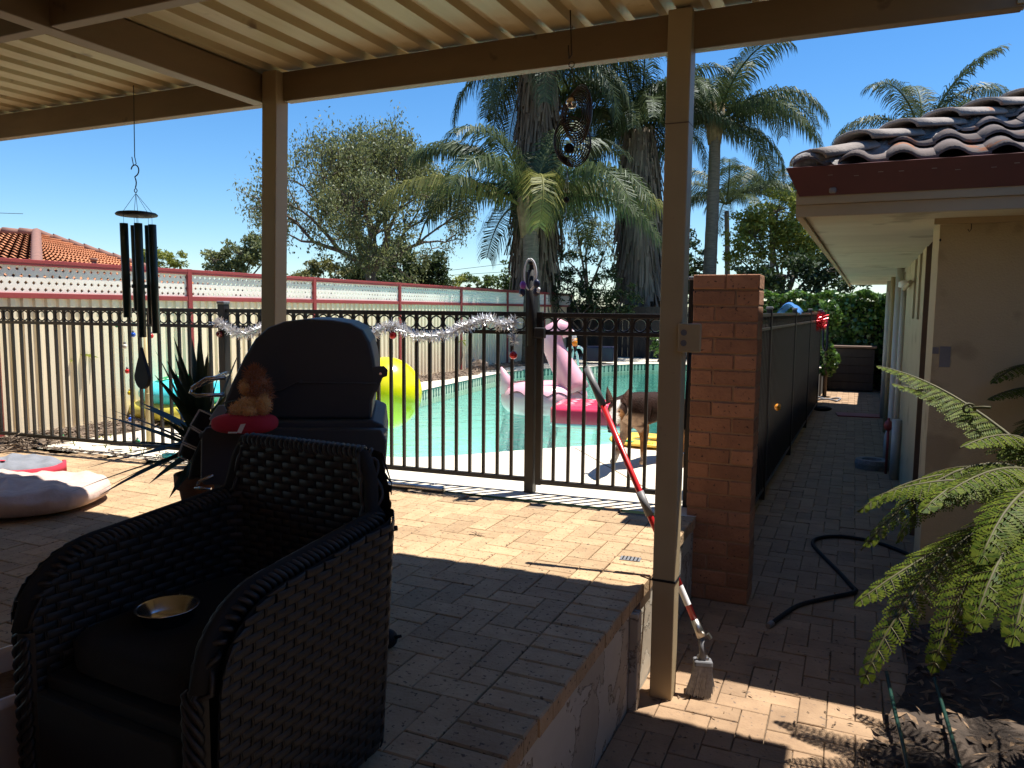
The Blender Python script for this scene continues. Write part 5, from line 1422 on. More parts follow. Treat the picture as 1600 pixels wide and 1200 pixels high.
# ------------------------------------------------------------------ wicker tub chair
CHC = Vector((-1.428, 1.395, 0)); CHR = math.radians(-3.5)
ch_ = empty('wicker_chair', CHC, CHR); tag(ch_, 'dark woven wicker tub chair in the shaded foreground', 'chair')
hw, dpt, rc2 = .268, .305, .06
def plan(s, off):
    """U-shaped plan, s 0..1 from the front of the right arm round the back to the left arm; off: outward offset"""
    Ls = dpt * 2 - rc2; La = math.pi / 2 * rc2; Lb = 2 * (hw - rc2); tot_ = 2 * Ls + 2 * La + Lb; x = s * tot_
    if x <= Ls: return Vector((hw + off + .02 * (1 - x / Ls), -dpt + x, 0)), Vector((1, 0, 0))
    x -= Ls
    if x <= La:
        a = x / rc2; n_ = Vector((math.cos(a), math.sin(a), 0)); return Vector((hw - rc2, dpt - rc2, 0)) + n_ * (rc2 + off), n_
    x -= La
    if x <= Lb: return Vector((hw - rc2 - x, dpt + off, 0)), Vector((0, 1, 0))
    x -= Lb
    if x <= La:
        a = math.pi / 2 + x / rc2; n_ = Vector((math.cos(a), math.sin(a), 0)); return Vector((-hw + rc2, dpt - rc2, 0)) + n_ * (rc2 + off), n_
    x -= La
    return Vector((-hw - off - .02 * x / Ls, dpt - rc2 - x, 0)), Vector((-1, 0, 0))
def top(s):
    u = abs(s - .5) * 2                       # 0 back centre, 1 front
    if u < .252: h = .828
    elif u < .315:
        t = (u - .252) / .063; t = t * t * (3 - 2 * t); h = .828 - (.828 - .665) * t
    else: h = .665 - .055 * (u - .315) / .685
    if u > .80: t = (u - .80) / .20; h -= .15 * (1 - math.sqrt(max(0, 1 - t * t)))
    return h
def shell(off, z0, lift=0.0):
    def fn(u, v):
        p, n_ = plan(u, off); z = z0 + (top(u) - z0) * v; p = p + n_ * (.035 * v * (1 if off > 0 else .4)); p.z = z; return p + n_ * lift
    return fn
TH = .03
b = MB(); b.grid(shell(TH - .006, .03), 70, 10); b.grid(shell(-TH + .006, .03), 70, 10); b.build('shell', M['wicker_core'], ch_, local=True)
for s0 in (0, 1):
    b = MB(); 
    def cap(u, v, s0=s0):
        a, _ = plan(s0, TH); c, _ = plan(s0, -TH); p = a.lerp(c, u); p.z = .03 + (top(s0) - .03) * v; p.y -= .022 * math.sin(math.pi * u); return p
    b.grid(cap, 6, 12); b.build('arm_front', M['wicker'], ch_, local=True)
# braided rim
b = MB(); b.tube([plan(i / 80, 0)[0] + plan(i / 80, 0)[1] * .010 + Vector((0, 0, top(i / 80) - .006)) for i in range(81)], [.030] * 81, 10, flat=.62); b.build('rim_core', M['wicker_core'], ch_, local=True, fix=False)
for q in range(4):
    b = MB(); pts = []
    for i in range(0, 361):
        s = i / 360; p, n_ = plan(s, 0); ph = s * 150 + q * 2 * math.pi / 4
        p = p + n_ * (.010 + .029 * math.sin(ph)); p.z = top(s) - .004 + .018 * math.cos(ph); pts.append(p)
    for s0, rev in ((0, True), (1, False)):
        ext = []
        for k in range(1, 40):
            p, n_ = plan(s0, 0); ph = k * .6 + q * math.pi / 2; p = p + n_ * .024 * math.sin(ph); p.z = top(s0) - k * .0115; p.y -= .016 + .008 * math.cos(ph)
            if p.z > .03: ext.append(p)
        pts = (ext[::-1] + pts) if rev else (pts + ext)
    b.tube(pts, .0062, 6, cap=False); b.build('rim_braid', M['wicker'], ch_, local=True, fix=False)
def weave(off, sgn, name, s_a=0.0, s_b=1.0):
    """flat strands in running bond with paired uprights between them"""
    b = MB(); fn = shell(off, .03); rows = 34; cols = 27
    rh = .60 / 29
    for r in range(44):
        z = .035 + r * rh
        for c in range(-1, cols + 1):
            u0 = (c + (.5 if r % 2 else 0)) / cols + .0022; u1 = u0 + 1.0 / cols - .0044
            u0, u1 = max(u0, s_a), min(u1, s_b)
            if u1 - u0 < .004: continue
            um = (u0 + u1) / 2
            if z > top(um) - .008: continue
            vs = []
            for i, (uu, bl) in enumerate(((u0, -.0035), (u0 * .88 + u1 * .12, .001), (um, .0022), (u0 * .12 + u1 * .88, .001), (u1, -.0035))):
                for zz, b2 in ((z + .0003, -.0026), (z + rh * .2, 0), (z + rh * .8, 0), (z + rh - .0003, -.0026)):
                    v = min(1.0, (zz - .03) / (top(uu) - .03)); p = fn(uu, v); _, n_ = plan(uu, off); vs.append(p + n_ * sgn * (bl + b2 + .003))
            b.add(vs, [(i * 4 + j, i * 4 + j + 1, i * 4 + j + 5, i * 4 + j + 4) for i in range(4) for j in range(3)], True)
            for du in (-.0014, .0014):
                uu = u1 + .0022 + du
                if uu < s_b - .01 and z + rh < top(uu) - .01:
                    V0, V1 = (z - .001 - .03) / (top(uu) - .03), (z + rh + .001 - .03) / (top(uu) - .03)
                    pa_, pb_ = fn(uu, max(0, V0)), fn(uu, V1); _, n_ = plan(uu, off)
                    b.tube([pa_ + n_ * sgn * .001, pa_.lerp(pb_, .5) + n_ * sgn * .0035, pb_ + n_ * sgn * .001], .0022, 4, cap=False)
    o = b.build(name, M['wicker'], ch_, local=True, fix=False); o['kind'] = 'stuff'
weave(TH, 1, 'outer_weave'); weave(-TH, -1, 'inner_weave')
b = MB(); b.box((0, -.02, .33), (2 * hw - .05, 2 * dpt - .06, .06)); b.build('seat_base', M['wicker_core'], ch_, bevel=.01, local=True)
b = MB(); b.ball((0, -.01, .405), (hw - .035, dpt - .04, .05), 32, 12, None, .35); b.build('seat_cushion', M['cushion'], ch_, local=True)
b = MB(); b.box((0, -dpt - .005, .18), (2 * hw - .07, .03, .30)); b.build('front_panel', M['wicker_core'], ch_, bevel=.006, local=True)
for sx_ in (-1, 1):
    for sy_ in (-1, 1): MB().tube([(sx_ * (hw - .03), sy_ * (dpt - .05), 0), (sx_ * (hw - .03), sy_ * (dpt - .05), .05)], .018, 10).build('leg', M['black_rubber'], ch_, local=True)
# steel dog bowl on the seat
bz_ = onz(262, 958, .475)
bw_ = MB().lathe((bz_.x, bz_.y, .452), [(0, .004), (.046, .004), (.055, .012), (.066, .040), (.075, .043), (.075, .040), (.068, .037), (.058, .006), (.05, 0), (0, 0)], 40)
bw_ = bw_.build('steel_bowl', M['steel'], fix=True); center(bw_); tag(bw_, 'shiny steel bowl resting on the wicker chair seat', 'bowl')

# white planter tub at the left edge
tc_ = onz(-60, 1075, .27)
tb_ = empty('planter_tub', (tc_.x, tc_.y, 0)); tag(tb_, 'white plastic planter tub at the lower left edge', 'tub')
def rr_ring(x, y, r, z, n_=6):
    out = []
    for cx_, cy_, a0 in ((x - r, y - r, 0), (-x + r, y - r, 1), (-x + r, -y + r, 2), (x - r, -y + r, 3)):
        for k in range(n_ + 1):
            a = (a0 + k / n_) * math.pi / 2; out.append((cx_ + r * math.cos(a), cy_ + r * math.sin(a), z))
    return out
rings_ = [rr_ring(.125, .20, .05, .0), rr_ring(.15, .225, .05, .25), rr_ring(.165, .24, .055, .255), rr_ring(.165, .24, .055, .275), rr_ring(.15, .225, .05, .278), rr_ring(.142, .217, .045, .265), rr_ring(.138, .213, .045, .20)]
b = MB(); nr_ = len(rings_[0]); b.add([p for r in rings_ for p in r], [(i * nr_ + k, i * nr_ + (k + 1) % nr_, (i + 1) * nr_ + (k + 1) % nr_, (i + 1) * nr_ + k) for i in range(len(rings_) - 1) for k in range(nr_)] + [tuple(range(nr_))[::-1]], True)
b.build('tub', M['white_plastic'], tb_, local=True)
b = MB(); b.add(rr_ring(.138, .213, .045, .215), [tuple(range(nr_))]); b.build('soil', M['mulch'], tb_, local=True)
tb_.rotation_euler = (0, 0, math.radians(-14))
sb_ = onz(606, 1012, 0)
o = MB().ball((sb_.x, sb_.y, .034), (.036, .036, .034), 18, 12).tube([(sb_.x + .03, sb_.y, .045), (sb_.x + .052, sb_.y + .01, .05)], [.008, .005], 6).build('pet_ball', M['black_rubber']); center(o); tag(o, 'small black ball on the patio beside the wicker chair', 'ball')

# ------------------------------------------------------------------ dog beds on the patio
def lumpy(name, c, rx, ry, rz, mat, seed, rot=0.0, amp=.03):
    r = random.Random(seed); ph = [r.uniform(0, 6) for _ in range(8)]
    def fn(u, v):
        a = u * 2 * math.pi; th = math.pi * v
        sp = math.copysign(abs(math.sin(th)) ** .42, math.sin(th)); cz = math.copysign(abs(math.cos(th)) ** .75, math.cos(th))
        x = rx * sp * math.copysign(abs(math.cos(a)) ** .8, math.cos(a)); y = ry * sp * math.copysign(abs(math.sin(a)) ** .8, math.sin(a)); z = rz + rz * cz
        if cz > -.2:
            z += amp * (math.sin(x * 9 + ph[0]) * math.sin(y * 11 + ph[1]) + .5 * math.sin(x * 21 + y * 13 + ph[2]) + .35 * math.sin(y * 31 - x * 15 + ph[3]) + .4 * math.sin(x * 47 + y * 19 + ph[4]) + .3 * math.sin(x * 29 - y * 53 + ph[5])) * (.3 + max(0, cz))
        p = Matrix.Rotation(rot, 3, 'Z') @ Vector((x, y, max(0.002, z))); return p + Vector(c)
    b = MB(); b.grid(fn, 72, 36, True, True); o = b.build(name, mat); center(o); return o
db = lumpy('dog_bed', (-4.64, 2.90, 0), .55, .42, .076, M['dogbed'], 4, .45, .011); tag(db, 'big rumpled beige dog bed half in the sun', 'dog bed')
pw_ = lumpy('pillow', (-5.40, 3.38, 0), .36, .24, .062, M['grey_cloth'], 8, .5, .012); tag(pw_, 'grey and red pillow lying behind the beige dog bed', 'pillow')
b = MB()
for k in range(40):
    a = -1.3 + 1.9 * k / 39; c_, s_ = math.cos(a), math.sin(a); R2 = Matrix.Rotation(.5, 3, 'Z')
    p = R2 @ Vector((.365 * math.copysign(abs(c_) ** .8, c_), .245 * math.copysign(abs(s_) ** .8, s_), .062)) + Vector((-5.40, 3.38, 0)); b.v.append(tuple(p + Vector((0, 0, .035)))); b.v.append(tuple(p + Vector((0, 0, -.035))))
    if k: n0 = len(b.v) - 4; b.f.append((n0, n0 + 2, n0 + 3, n0 + 1)); b.sm.append(True)
o = b.build('red_border', M['red_cloth'], pw_); s_ = o.modifiers.new('thickness', 'SOLIDIFY'); s_.thickness = .02
for k in range(9):
    a = k * .7; R2 = Matrix.Rotation(.5, 3, 'Z'); p = R2 @ Vector((-.10 + .05 * math.cos(a * 1.7), -.02 + .07 * math.sin(a * 2.3), 0)) + Vector((-5.34, 3.33, .128)); MB().ball(p, (.028, .014, .003), 10, 6, Matrix.Rotation(a, 3, 'Z')).build('printed_flower', M['red_cloth'], pw_)
# ------------------------------------------------------------------ pool toys
# turtle-like ride-on behind the fence
ti = onz(245, 664, 0); tcx = Vector((ti.x + .05, ti.y + .35, 0))
tt = empty('inflatable_turtle', tcx); tag(tt, 'cyan and green patterned inflatable on an olive base beyond the fence', 'inflatable')
MB().ball((tcx.x, tcx.y, .30), (.52, .42, .17), 40, 18).build('shell', M['cyan_vinyl'], tt)
MB().ball((tcx.x, tcx.y, .135), (.60, .46, .125), 40, 16, None, .8).build('base', M['olive_vinyl'], tt)
for k in range(7):
    a = k * .9 + .2; pts = []
    for i in range(17):
        t = i / 16; u_ = (t - .5) * 1.5; c0 = Vector((math.cos(a), math.sin(a), 0)); c1_ = Vector((-math.sin(a), math.cos(a), 0)); q = c0 * .62 + c1_ * (.42 * math.sin(u_ * 2.1)) * .8 - c0 * (.34 * math.cos(u_ * 1.9))
        rr = min(.96, math.hypot(q.x, q.y)); f_ = math.sqrt(max(0, 1 - rr * rr)); pts.append((tcx.x + q.x * .52 * .99, tcx.y + q.y * .42 * .99, .302 + .17 * f_))
    MB().tube(pts, [.006 + .014 * math.sin(math.pi * i / 16) for i in range(17)], 6).build('green_band', M['green_vinyl'], tt)
    MB().tube([(p[0] + .03 * math.cos(a), p[1] + .03 * math.sin(a), p[2] - .008) for p in pts[3:14]], .010, 5).build('white_band', M['white_vinyl'], tt)
MB().ball((tcx.x - .62, tcx.y - .08, .13), (.12, .10, .09), 18, 12).build('flipper', M['olive_vinyl'], tt)
MB().ball((tcx.x + .62, tcx.y - .10, .12), (.16, .11, .08), 18, 12).build('flipper', M['olive_vinyl'], tt)
# big yellow ball on the water
yb0 = onz(605, 668, WZ); yr = 55.5 / F_PX * (RC.T @ (np.array(yb0) - CAM))[2] * -1
yb_ = D(603, 614, -(RC.T @ (np.array(yb0) - CAM))[2])
yl = empty('beach_ball', (yb_.x, yb_.y, WZ)); tag(yl, 'large plain yellow ball floating on the pool behind the barbecue', 'ball')
yr = yb_.z - WZ + .02
MB().ball(yb_, yr, 40, 26).build('ball', M['yellow_vinyl'], yl)
MB().tube([yb_ + Vector((.3, -.7, .6)).normalized() * (yr - .004), yb_ + Vector((.3, -.7, .6)).normalized() * (yr + .006)], .018, 12).build('valve', M['white_vinyl'], yl)
# flamingo float
fd = 9.9
fm = empty('flamingo_float', (*onz(850, 645, WZ).xy, WZ)); tag(fm, 'pink inflatable flamingo with orange beak floating in the pool', 'inflatable')
fc_ = onz(850, 640, WZ)
ring_c = Vector((fc_.x, fc_.y, WZ + .17)); ra0 = math.atan2(RC[1][0], RC[0][0]) + .15
u0_ = Vector((math.cos(ra0), math.sin(ra0), 0)); v0_ = Vector((-u0_.y, u0_.x, 0))
b = MB(); pts = [ring_c + u0_ * math.cos(a) * .40 + v0_ * math.sin(a) * .36 + Vector((0, 0, .015 * math.cos(a))) for a in np.linspace(0, 2 * math.pi, 41)]
b.tube(pts, [.20] * 41, 20, cap=False)
b.build('body_ring', M['pink_vinyl'], fm)
dep = lambda p: -(RC.T @ (np.array(p) - CAM))[2]
nd = dep(ring_c) - .15
np_ = [(898, 612), (893, 598), (884, 580), (874, 562), (866, 545), (863, 530), (866, 518), (875, 513), (884, 516), (889, 524)]
rad_ = [.21, .20, .175, .155, .145, .138, .14, .135, .11, .08]
MB().tube([D(x, y, nd - .1) for x, y in np_], rad_, 18).build('neck', M['pink_vinyl'], fm)
MB().ball(D(864, 512, nd - .1).lerp(D(874, 516, nd - .1), .7), (.10, .095, .085), 20, 14).build('head', M['pink_vinyl'], fm)
MB().tube([D(888, 518, nd - .1), D(894, 524, nd - .1), D(897, 533, nd - .1)], [.070, .058, .045], 14).build('beak_base', M['white_vinyl'], fm)
MB().tube([D(896, 530, nd - .1), D(899, 541, nd - .1)], [.05, .03], 14).build('beak', M['orange'], fm)
MB().tube([D(898.5, 540, nd - .1), D(899, 547, nd - .1), D(897.5, 551, nd - .1)], [.03, .022, .008], 12).build('beak_tip', M['black_rubber'], fm)
MB().ball(D(878, 523, nd - .20), .013, 10, 8).build('eye', M['black_rubber'], fm)
tl = ring_c - u0_ * .50
MB().tube([tl + Vector((0, 0, .08)), tl - u0_ * .03 + Vector((0, 0, .24)), tl - u0_ * .10 + Vector((0, 0, .42))], [.13, .085, .012], 14).build('tail', M['pink_vinyl'], fm)
for sg in (-1, 1):
    w_ = MB()
    def wing(u, v, sg=sg):
        a = (u - .5) * 2.2 + (-math.pi / 2 if sg < 0 else math.pi / 2)
        c0 = ring_c + u0_ * math.cos(a) * .40 + v0_ * math.sin(a) * .36; o_ = (u0_ * math.cos(a) + v0_ * math.sin(a))
        ph = .35 + 1.25 * v * (1 - .25 * abs(math.sin(u * 14)))
        return c0 + o_ * .207 * math.sin(ph - .35) + Vector((0, 0, .207 * math.cos(ph - .35)))
    w_.grid(wing, 30, 8); w_.build('printed_wing', M['pink_vinyl'], fm)
    pts = [wing(i / 60, 1.0) for i in range(61)]; MB().tube(pts, .004, 4).build('wing_outline', M['black_rubber'], fm, fix=False)
# red lounge float with white print
rl = onz(855, 669, WZ); rr_ = onz(1010, 676, WZ)
ax_ = (rr_ - rl); ax_.z = 0; Lr = ax_.length; ax_.normalize(); bx_ = Vector((-ax_.y, ax_.x, 0)); ang_r = math.atan2(ax_.y, ax_.x)
rf = empty('lounge_float', (rl.x + ax_.x * Lr / 2 + bx_.x * .45, rl.y + ax_.y * Lr / 2 + bx_.y * .45, WZ), ang_r); tag(rf, 'red inflatable lounge with white printed dashes beside the flamingo', 'inflatable')
MB().ball((0, 0, .13), (Lr / 2, .48, .135), 44, 18, None, .32).build('mattress', M['hot_pink'], rf, local=True)
M['pale_pink'] = pm('pale_pink_print', (0.82, 0.55, 0.58), (0.78, 0.48, 0.52), scale=5, rough=.35)
for i in range(4):
    for j in range(6):
        o = MB(); x, y = -Lr / 2 + .22 + i * .2 + .03 * (j % 2), -.32 + j * .12; o.ball((x, y, .2635), (.040, .012, .004), 10, 6, Matrix.Rotation(.5, 3, 'Z')); o.build('printed_dash', M['pale_pink'], rf, local=True)
MB().ball((0, 0, .045), (Lr / 2 + .004, .485, .03), 44, 10, None, .32).build('base_band', M['white_vinyl'], rf, local=True)
# flat melon coloured ring at the near edge
mr_ = onz(1005, 697, 0.0); mo = empty('flat_ring_float', (mr_.x + .05, mr_.y + .18, 0)); tag(mo, 'half flat orange and yellow pool ring behind the dog', 'inflatable')
b = MB(); pts = [(mr_.x + .05 + .30 * math.cos(a), mr_.y + .18 + .24 * math.sin(a), .028 + .006 * math.sin(a * 3)) for a in np.linspace(0, 2 * math.pi, 41)]
b.tube(pts, .11, 14, cap=False, flat=.22); b.build('ring', M['melon'], mo)
for k, (mt2, a) in enumerate(((M['green_vinyl'], 4.1), (M['purple'], 5.0), (M['yellow_vinyl'], 4.6), (M['green_vinyl'], 5.6), (M['white_vinyl'], 3.6))):
    pts2 = [(mr_.x + .05 + (.30 + .06) * math.cos(a + t), mr_.y + .18 + (.24 + .06) * math.sin(a + t), .050) for t in np.linspace(0, .3, 6)]
    MB().tube(pts2, .022, 8, flat=.4).build('printed_patch', mt2, mo)
# pool ladder handrails
ld = empty('pool_ladder', (*onz(905, 572, 0).xy, 0)); tag(ld, 'pair of curved white pool ladder rails at the far edge', 'ladder')
for (x0_, x1_) in ((884, 905), (895, 917)):
    y_ = onz(900, 574, 0).y
    pts = [ony(x1_ - (x1_ - x0_) * (0.5 - .5 * math.cos(a)) - 2, 572 - 30 * math.sin(a) ** .8, y_) for a in np.linspace(.0, math.pi, 15)]
    MB().tube(pts, .028, 8).build('handrail', M['white_vinyl'], ld)
bxp = onz(925, 570, 0); o = MB().box((bxp.x, bxp.y + .5, .22), (.7, .4, .34), .2).build('pump_box', M['navy'], bevel=.03); center(o); tag(o, 'low dark blue box in shade behind the ladder rails', 'box')
# rocks by the boundary fence
for k, (px, py, sx_, sy_, sz_) in enumerate(((655, 585, .26, .20, .17), (744, 577, .26, .16, .11), (8, 668, .15, .16, .14))):
    p = onz(px, py, 0); r = random.Random(k + 2); b = MB()
    b.ball((p.x, p.y, sz_ * .7), (sx_, sy_, sz_), 14, 10, None, .75)
    b.v = [(x + r.uniform(-.02, .02), y + r.uniform(-.02, .02), z + r.uniform(-.02, .02)) for x, y, z in b.v]
    b.sm = [False] * len(b.sm)
    o = b.build('rock', M['rock'] if k < 2 else M['bedding'], bevel=.01); center(o); tag(o, ['large sandstone rock by the fence behind the yellow ball', 'flat sandstone slab by the fence further along the pool', 'pale round stone at the far left fence post'][k], 'rock', 'rocks along the boundary fence')

# ------------------------------------------------------------------ decorations on the pool fence
def tinsel(name, label, path, mat, r=.055, nper=520, seed=0, core=.004):
    rr = random.Random(seed); path = [Vector(p) for p in path]; root = empty(name, path[0]); tag(root, label, 'tinsel')
    MB().tube(path, core, 5).build('string', mat, root)
    Ls = [0]
    for i in range(1, len(path)): Ls.append(Ls[-1] + (path[i] - path[i - 1]).length)
    V = []
    for _ in range(int(nper * Ls[-1])):
        s = rr.uniform(0, Ls[-1]); i = max(j for j in range(len(Ls)) if Ls[j] <= s + 1e-9); i = min(i, len(path) - 2)
        p = path[i].lerp(path[i + 1], (s - Ls[i]) / max(1e-6, Ls[i + 1] - Ls[i])); d = Vector((rr.gauss(0, 1), rr.gauss(0, 1), rr.gauss(0, 1))).normalized() * r * rr.uniform(.6, 1.15)
        w = d.orthogonal().normalized() * .0024; V.append([p - w, p + w, p + d + w * .6, p + d - w * .6])
    V = np.array([[tuple(v) for v in f] for f in V]); o = quads('strands', V, mat, root); o['kind'] = 'stuff'
    return root
def fpt(px, py, off=-.05):
    """point on the pool fence plane, off metres in front of it"""
    y = 4.4
    for _ in range(6): p = ony(px, py, y); y = yf(p.x) + off
    return ony(px, py, y)
tinsel('tinsel_garland', 'silver tinsel garland drooping on the fence left of the barbecue', [fpt(x, y) for x, y in ((336, 505), (348, 505), (358, 513), (370, 520), (385, 522), (402, 515), (430, 505))], M['tinsel'], .055, 1600, 1)
tinsel('tinsel_garland', 'long silver tinsel garland swagged along the fence by the gate', [fpt(x, y) for x, y in ((560, 528), (580, 524), (600, 512), (618, 507), (635, 518), (655, 526), (680, 525), (705, 520), (725, 510), (745, 503), (762, 498), (785, 508), (808, 502))], M['tinsel'], .055, 1600, 2)
tinsel('tinsel_piece', 'short loose clump of silver tinsel hanging above the red bauble', [fpt(x, y) for x, y in ((800, 520), (803, 530), (806, 536))], M['tinsel'], .05, 1500, 3)
M['red_glass'] = solid('red_glass', (.52, .012, .02), .12, .4, .6); M['dark_red'] = solid('dark_red_glass', (.16, .015, .02), .2, .4, .5)
for k, (px, py, r, mt2, lab) in enumerate(((343, 522, .026, M['dark_red'], 'dark patterned bauble hanging below the left tinsel'), (614, 524, .027, M['red_glass'], 'round red bauble hanging from the long tinsel garland'), (802, 555, .027, M['red_glass'], 'round red bauble hanging beside the gate post'))):
    p = fpt(px, py, -.04); e = empty('bauble', p); tag(e, lab, 'bauble', 'baubles on the pool fence')
    MB().ball(p, r, 20, 14).build('globe', mt2, e); MB().tube([p + Vector((0, 0, r - .003)), p + Vector((0, 0, r + .008))], .007, 8).build('cap', M['alu'], e); MB().tube([p + Vector((0, 0, r)), p + Vector((0, 0, r + .07))], .001, 4).build('thread', M['alu'], e)
    if px == 343:
        for q in range(10): a = q * .9; MB().ball(p + Vector((math.cos(a) * .02, -.018, math.sin(a) * .017)), .004, 6, 5).build('dot', M['white_vinyl'], e)
BC = {'green': (.01, .30, .10), 'blue': (.01, .10, .62), 'yellow': (.75, .60, .02), 'red': (.66, .03, .02), 'clear': (.72, .70, .64), 'teal': (.02, .42, .22)}
BL = [(183, 508, 'green', 'green bulb ornament, highest of the hanging bulbs'), (208, 523, 'blue', 'blue bulb ornament hanging among the chime tubes'), (220, 519, 'yellow', 'yellow bulb ornament hanging between the chime tubes'), (236, 525, 'red', 'red bulb ornament half hidden behind a chime tube'), (195, 541, 'clear', 'clear bulb ornament below the green and blue ones'), (199, 580, 'red', 'red bulb ornament hanging left of the chime sail'), (203, 614, 'yellow', 'yellow bulb ornament in front of the cyan inflatable'), (204, 655, 'blue', 'blue bulb ornament near the ground by the olive inflatable'), (215, 690, 'teal', 'lowest bulb ornament, green, just above the paving'), (97, 680, 'green', 'green bulb ornament lying on the mulch at left')]
for px, py, cn, lab in BL:
    p = fpt(px, py, .10) if px > 100 else onz(97, 682, .03)
    e = empty('bulb_ornament', p); tag(e, lab, 'ornament', 'coloured bulb ornaments')
    k = 'bulb_' + cn
    if k not in M: M[k] = solid(k, BC[cn], .1, 0, .6)
    MB().ball(p, (.020, .020, .021), 16, 12).build('bulb', M[k], e)
    MB().tube([p + Vector((0, 0, .016)), p + Vector((0, 0, .036))], [.010, .009], 10).build('socket', M['bamboo'] if cn == 'yellow' else M['grey_plastic'], e)
    if px > 100: MB().tube([p + Vector((0, 0, .036)), p + Vector((0, 0, .12))], .0012, 4).build('wire', M['black_rubber'], e)
st_ = fpt(229, 600, .22)
o = MB().tube([(st_.x, st_.y, 0), (st_.x + .01, st_.y, 1.02)], [.020, .017], 10)
for z in (.22, .48, .74): o.ring((st_.x + z * .01, st_.y, z), .018, .0035, 'z', 12, 5)
o = o.build('bamboo_stake', M['bamboo']); center(o); tag(o, 'pale bamboo stake standing behind the wind chime sail', 'stake')
# swimming goggles on the latch post
gq = Vector((GX + .012, yf(GX) - .045, 1.40)); go = empty('swim_goggles', gq); tag(go, 'swimming goggles with white straps hung over the gate latch post', 'goggles')
for k, (dx, w) in enumerate(((.032, .05), (.022, .062), (-.03, .05))):
    pts = [gq + Vector((math.sin(a) * w * .75, -.028, .07 + math.cos(a) * .10 - .03)) for a in np.linspace(.1 if dx > 0 else -.1, math.pi * .95 * (1 if dx > 0 else -1), 14)]
    MB().tube(pts, .005, 6).build('strap', M['white_vinyl'], go)
for (dx, dz, mt2) in ((-.045, -.03, M['purple']), (-.05, -.075, M['navy']), (.048, -.075, M['navy']), (.05, -.02, M['navy'])):
    MB().ball(gq + Vector((dx, -.03, dz)), (.022, .016, .028), 14, 10).build('eyepiece', mt2, go)
for (dx, dz) in ((.065, -.055), (.06, -.07), (-.055, -.09)): MB().ball(gq + Vector((dx, -.035, dz)), (.014, .01, .012), 10, 8).build('buckle', M['white_vinyl'], go)
# aluminium pole on the paving, blue toy, leaf, drain
p0, p1 = onz(560, 752, .022), onz(693, 765, .022)
o = MB().tube([p0, p1], .020, 14).tube([p1 - (p1 - p0).normalized() * .002, p1 + (p1 - p0).normalized() * .01], .014, 10); o = o.build('pool_pole', M['alu']); center(o); tag(o, 'aluminium pool pole lying along the foot of the fence', 'pole')
for px in (672, 679): MB().ball(onz(px, 756, .045), .004, 8, 6).build('rivet', M['steel'], o)
bt = onz(270, 716, 0); o = MB().ball((bt.x, bt.y, .02), (.10, .035, .022), 20, 10, Matrix.Rotation(.1, 3, 'Z'), .6).build('toy_float', M['cyan_vinyl']); center(o); tag(o, 'small cyan toy on the paving left of the barbecue', 'toy')
lf = onz(745, 836, 0); lb = MB()
for a, L in ((.1, .055), (3.0, .05), (1.2, .03), (2.2, .04), (5.9, .04)):
    d = Vector((math.cos(a), math.sin(a), .15)) * L; s = Vector((-d.y, d.x, 0)) * .14; q = lf + Vector((0, 0, .006)); lb.add([q, q + d * .5 - s, q + d, q + d * .5 + s], [(0, 1, 2, 3)])
o = lb.build('dry_sprig', M['twig']); center(o); tag(o, 'small dry sprig lying on the sunny paving', 'leaf')
dn = onz(985, 874, 0); dr_ = empty('floor_drain', (dn.x, dn.y, 0)); tag(dr_, 'small metal floor drain near the right post', 'drain')
MB().box((dn.x, dn.y, .0025), (.10, .06, .004), .1).build('frame', M['grey_plastic'], dr_)
for k in range(5): MB().box((dn.x - .036 + k * .018, dn.y, .0052), (.006, .05, .003), .1).build('slat', M['black_rubber'], dr_)

# ------------------------------------------------------------------ deck brush leaning on the post
bru = empty('deck_brush', (-.545, 3.36, ZL)); tag(bru, 'red handled deck brush leaning behind the right post', 'brush')
top_ = ony(917, 575, 3.52); bot = ony(1092, 985, 3.36)
dr = (top_ - bot).normalized(); Lb_ = (top_ - bot).length
MB().tube([bot, top_ - dr * .17], .0145, 14).build('pole', M['red_paint'], bru)
MB().tube([top_ - dr * .20, top_], [.019, .017], 14).ring(top_ - dr * .005, .010, .005, 'y', 12, 6).build('grip', M['grey_plastic'], bru)
mg = bot + dr * (Lb_ * .47)
def at_px(py):
    best = min(range(400), key=lambda i: abs(proj(bot + dr * Lb_ * i / 400)[1] - py)); return bot + dr * Lb_ * best / 400
MB().tube([at_px(806), at_px(768)], .019, 14).build('sleeve', M['grey_plastic'], bru)
MB().tube([at_px(945), at_px(915)], .0152, 14, cap=False).build('paper_label', M['white_vinyl'], bru)
bh = bot - dr * .0
MB().tube([bot + dr * .05, bot - dr * .03], [.017, .021], 12).build('ferrule', M['alu'], bru)
hb0 = ony(1097, 1032, 3.34)
MB().tube([bot - dr * .02, hb0 + Vector((0, 0, .05)), hb0], [.014, .013, .02], 10).build('socket', M['grey_plastic'], bru)
MB().bar(bot - dr * .02 + Vector((.03, 0, .01)), bot - dr * .02 + Vector((.045, 0, -.01)), .02, .012).build('clip', M['alu'], bru)
BRM = Matrix.Rotation(.25, 3, 'Z') @ Matrix.Rotation(math.radians(-14), 3, 'X')
MB().box(hb0 + Vector((0, .02, -.018)), (.082, .10, .030), 0, BRM).build('brush_head', M['grey_plastic'], bru, bevel=.008)
MB().box(hb0 + Vector((0, .02, .004)), (.050, .055, .02), 0, BRM).build('head_boss', M['alu'], bru, bevel=.006)
M['bristle'] = pm('grey_bristle', (0.42, 0.42, 0.43), (0.25, 0.25, 0.26), scale=60, rough=.6)
bs = MB()
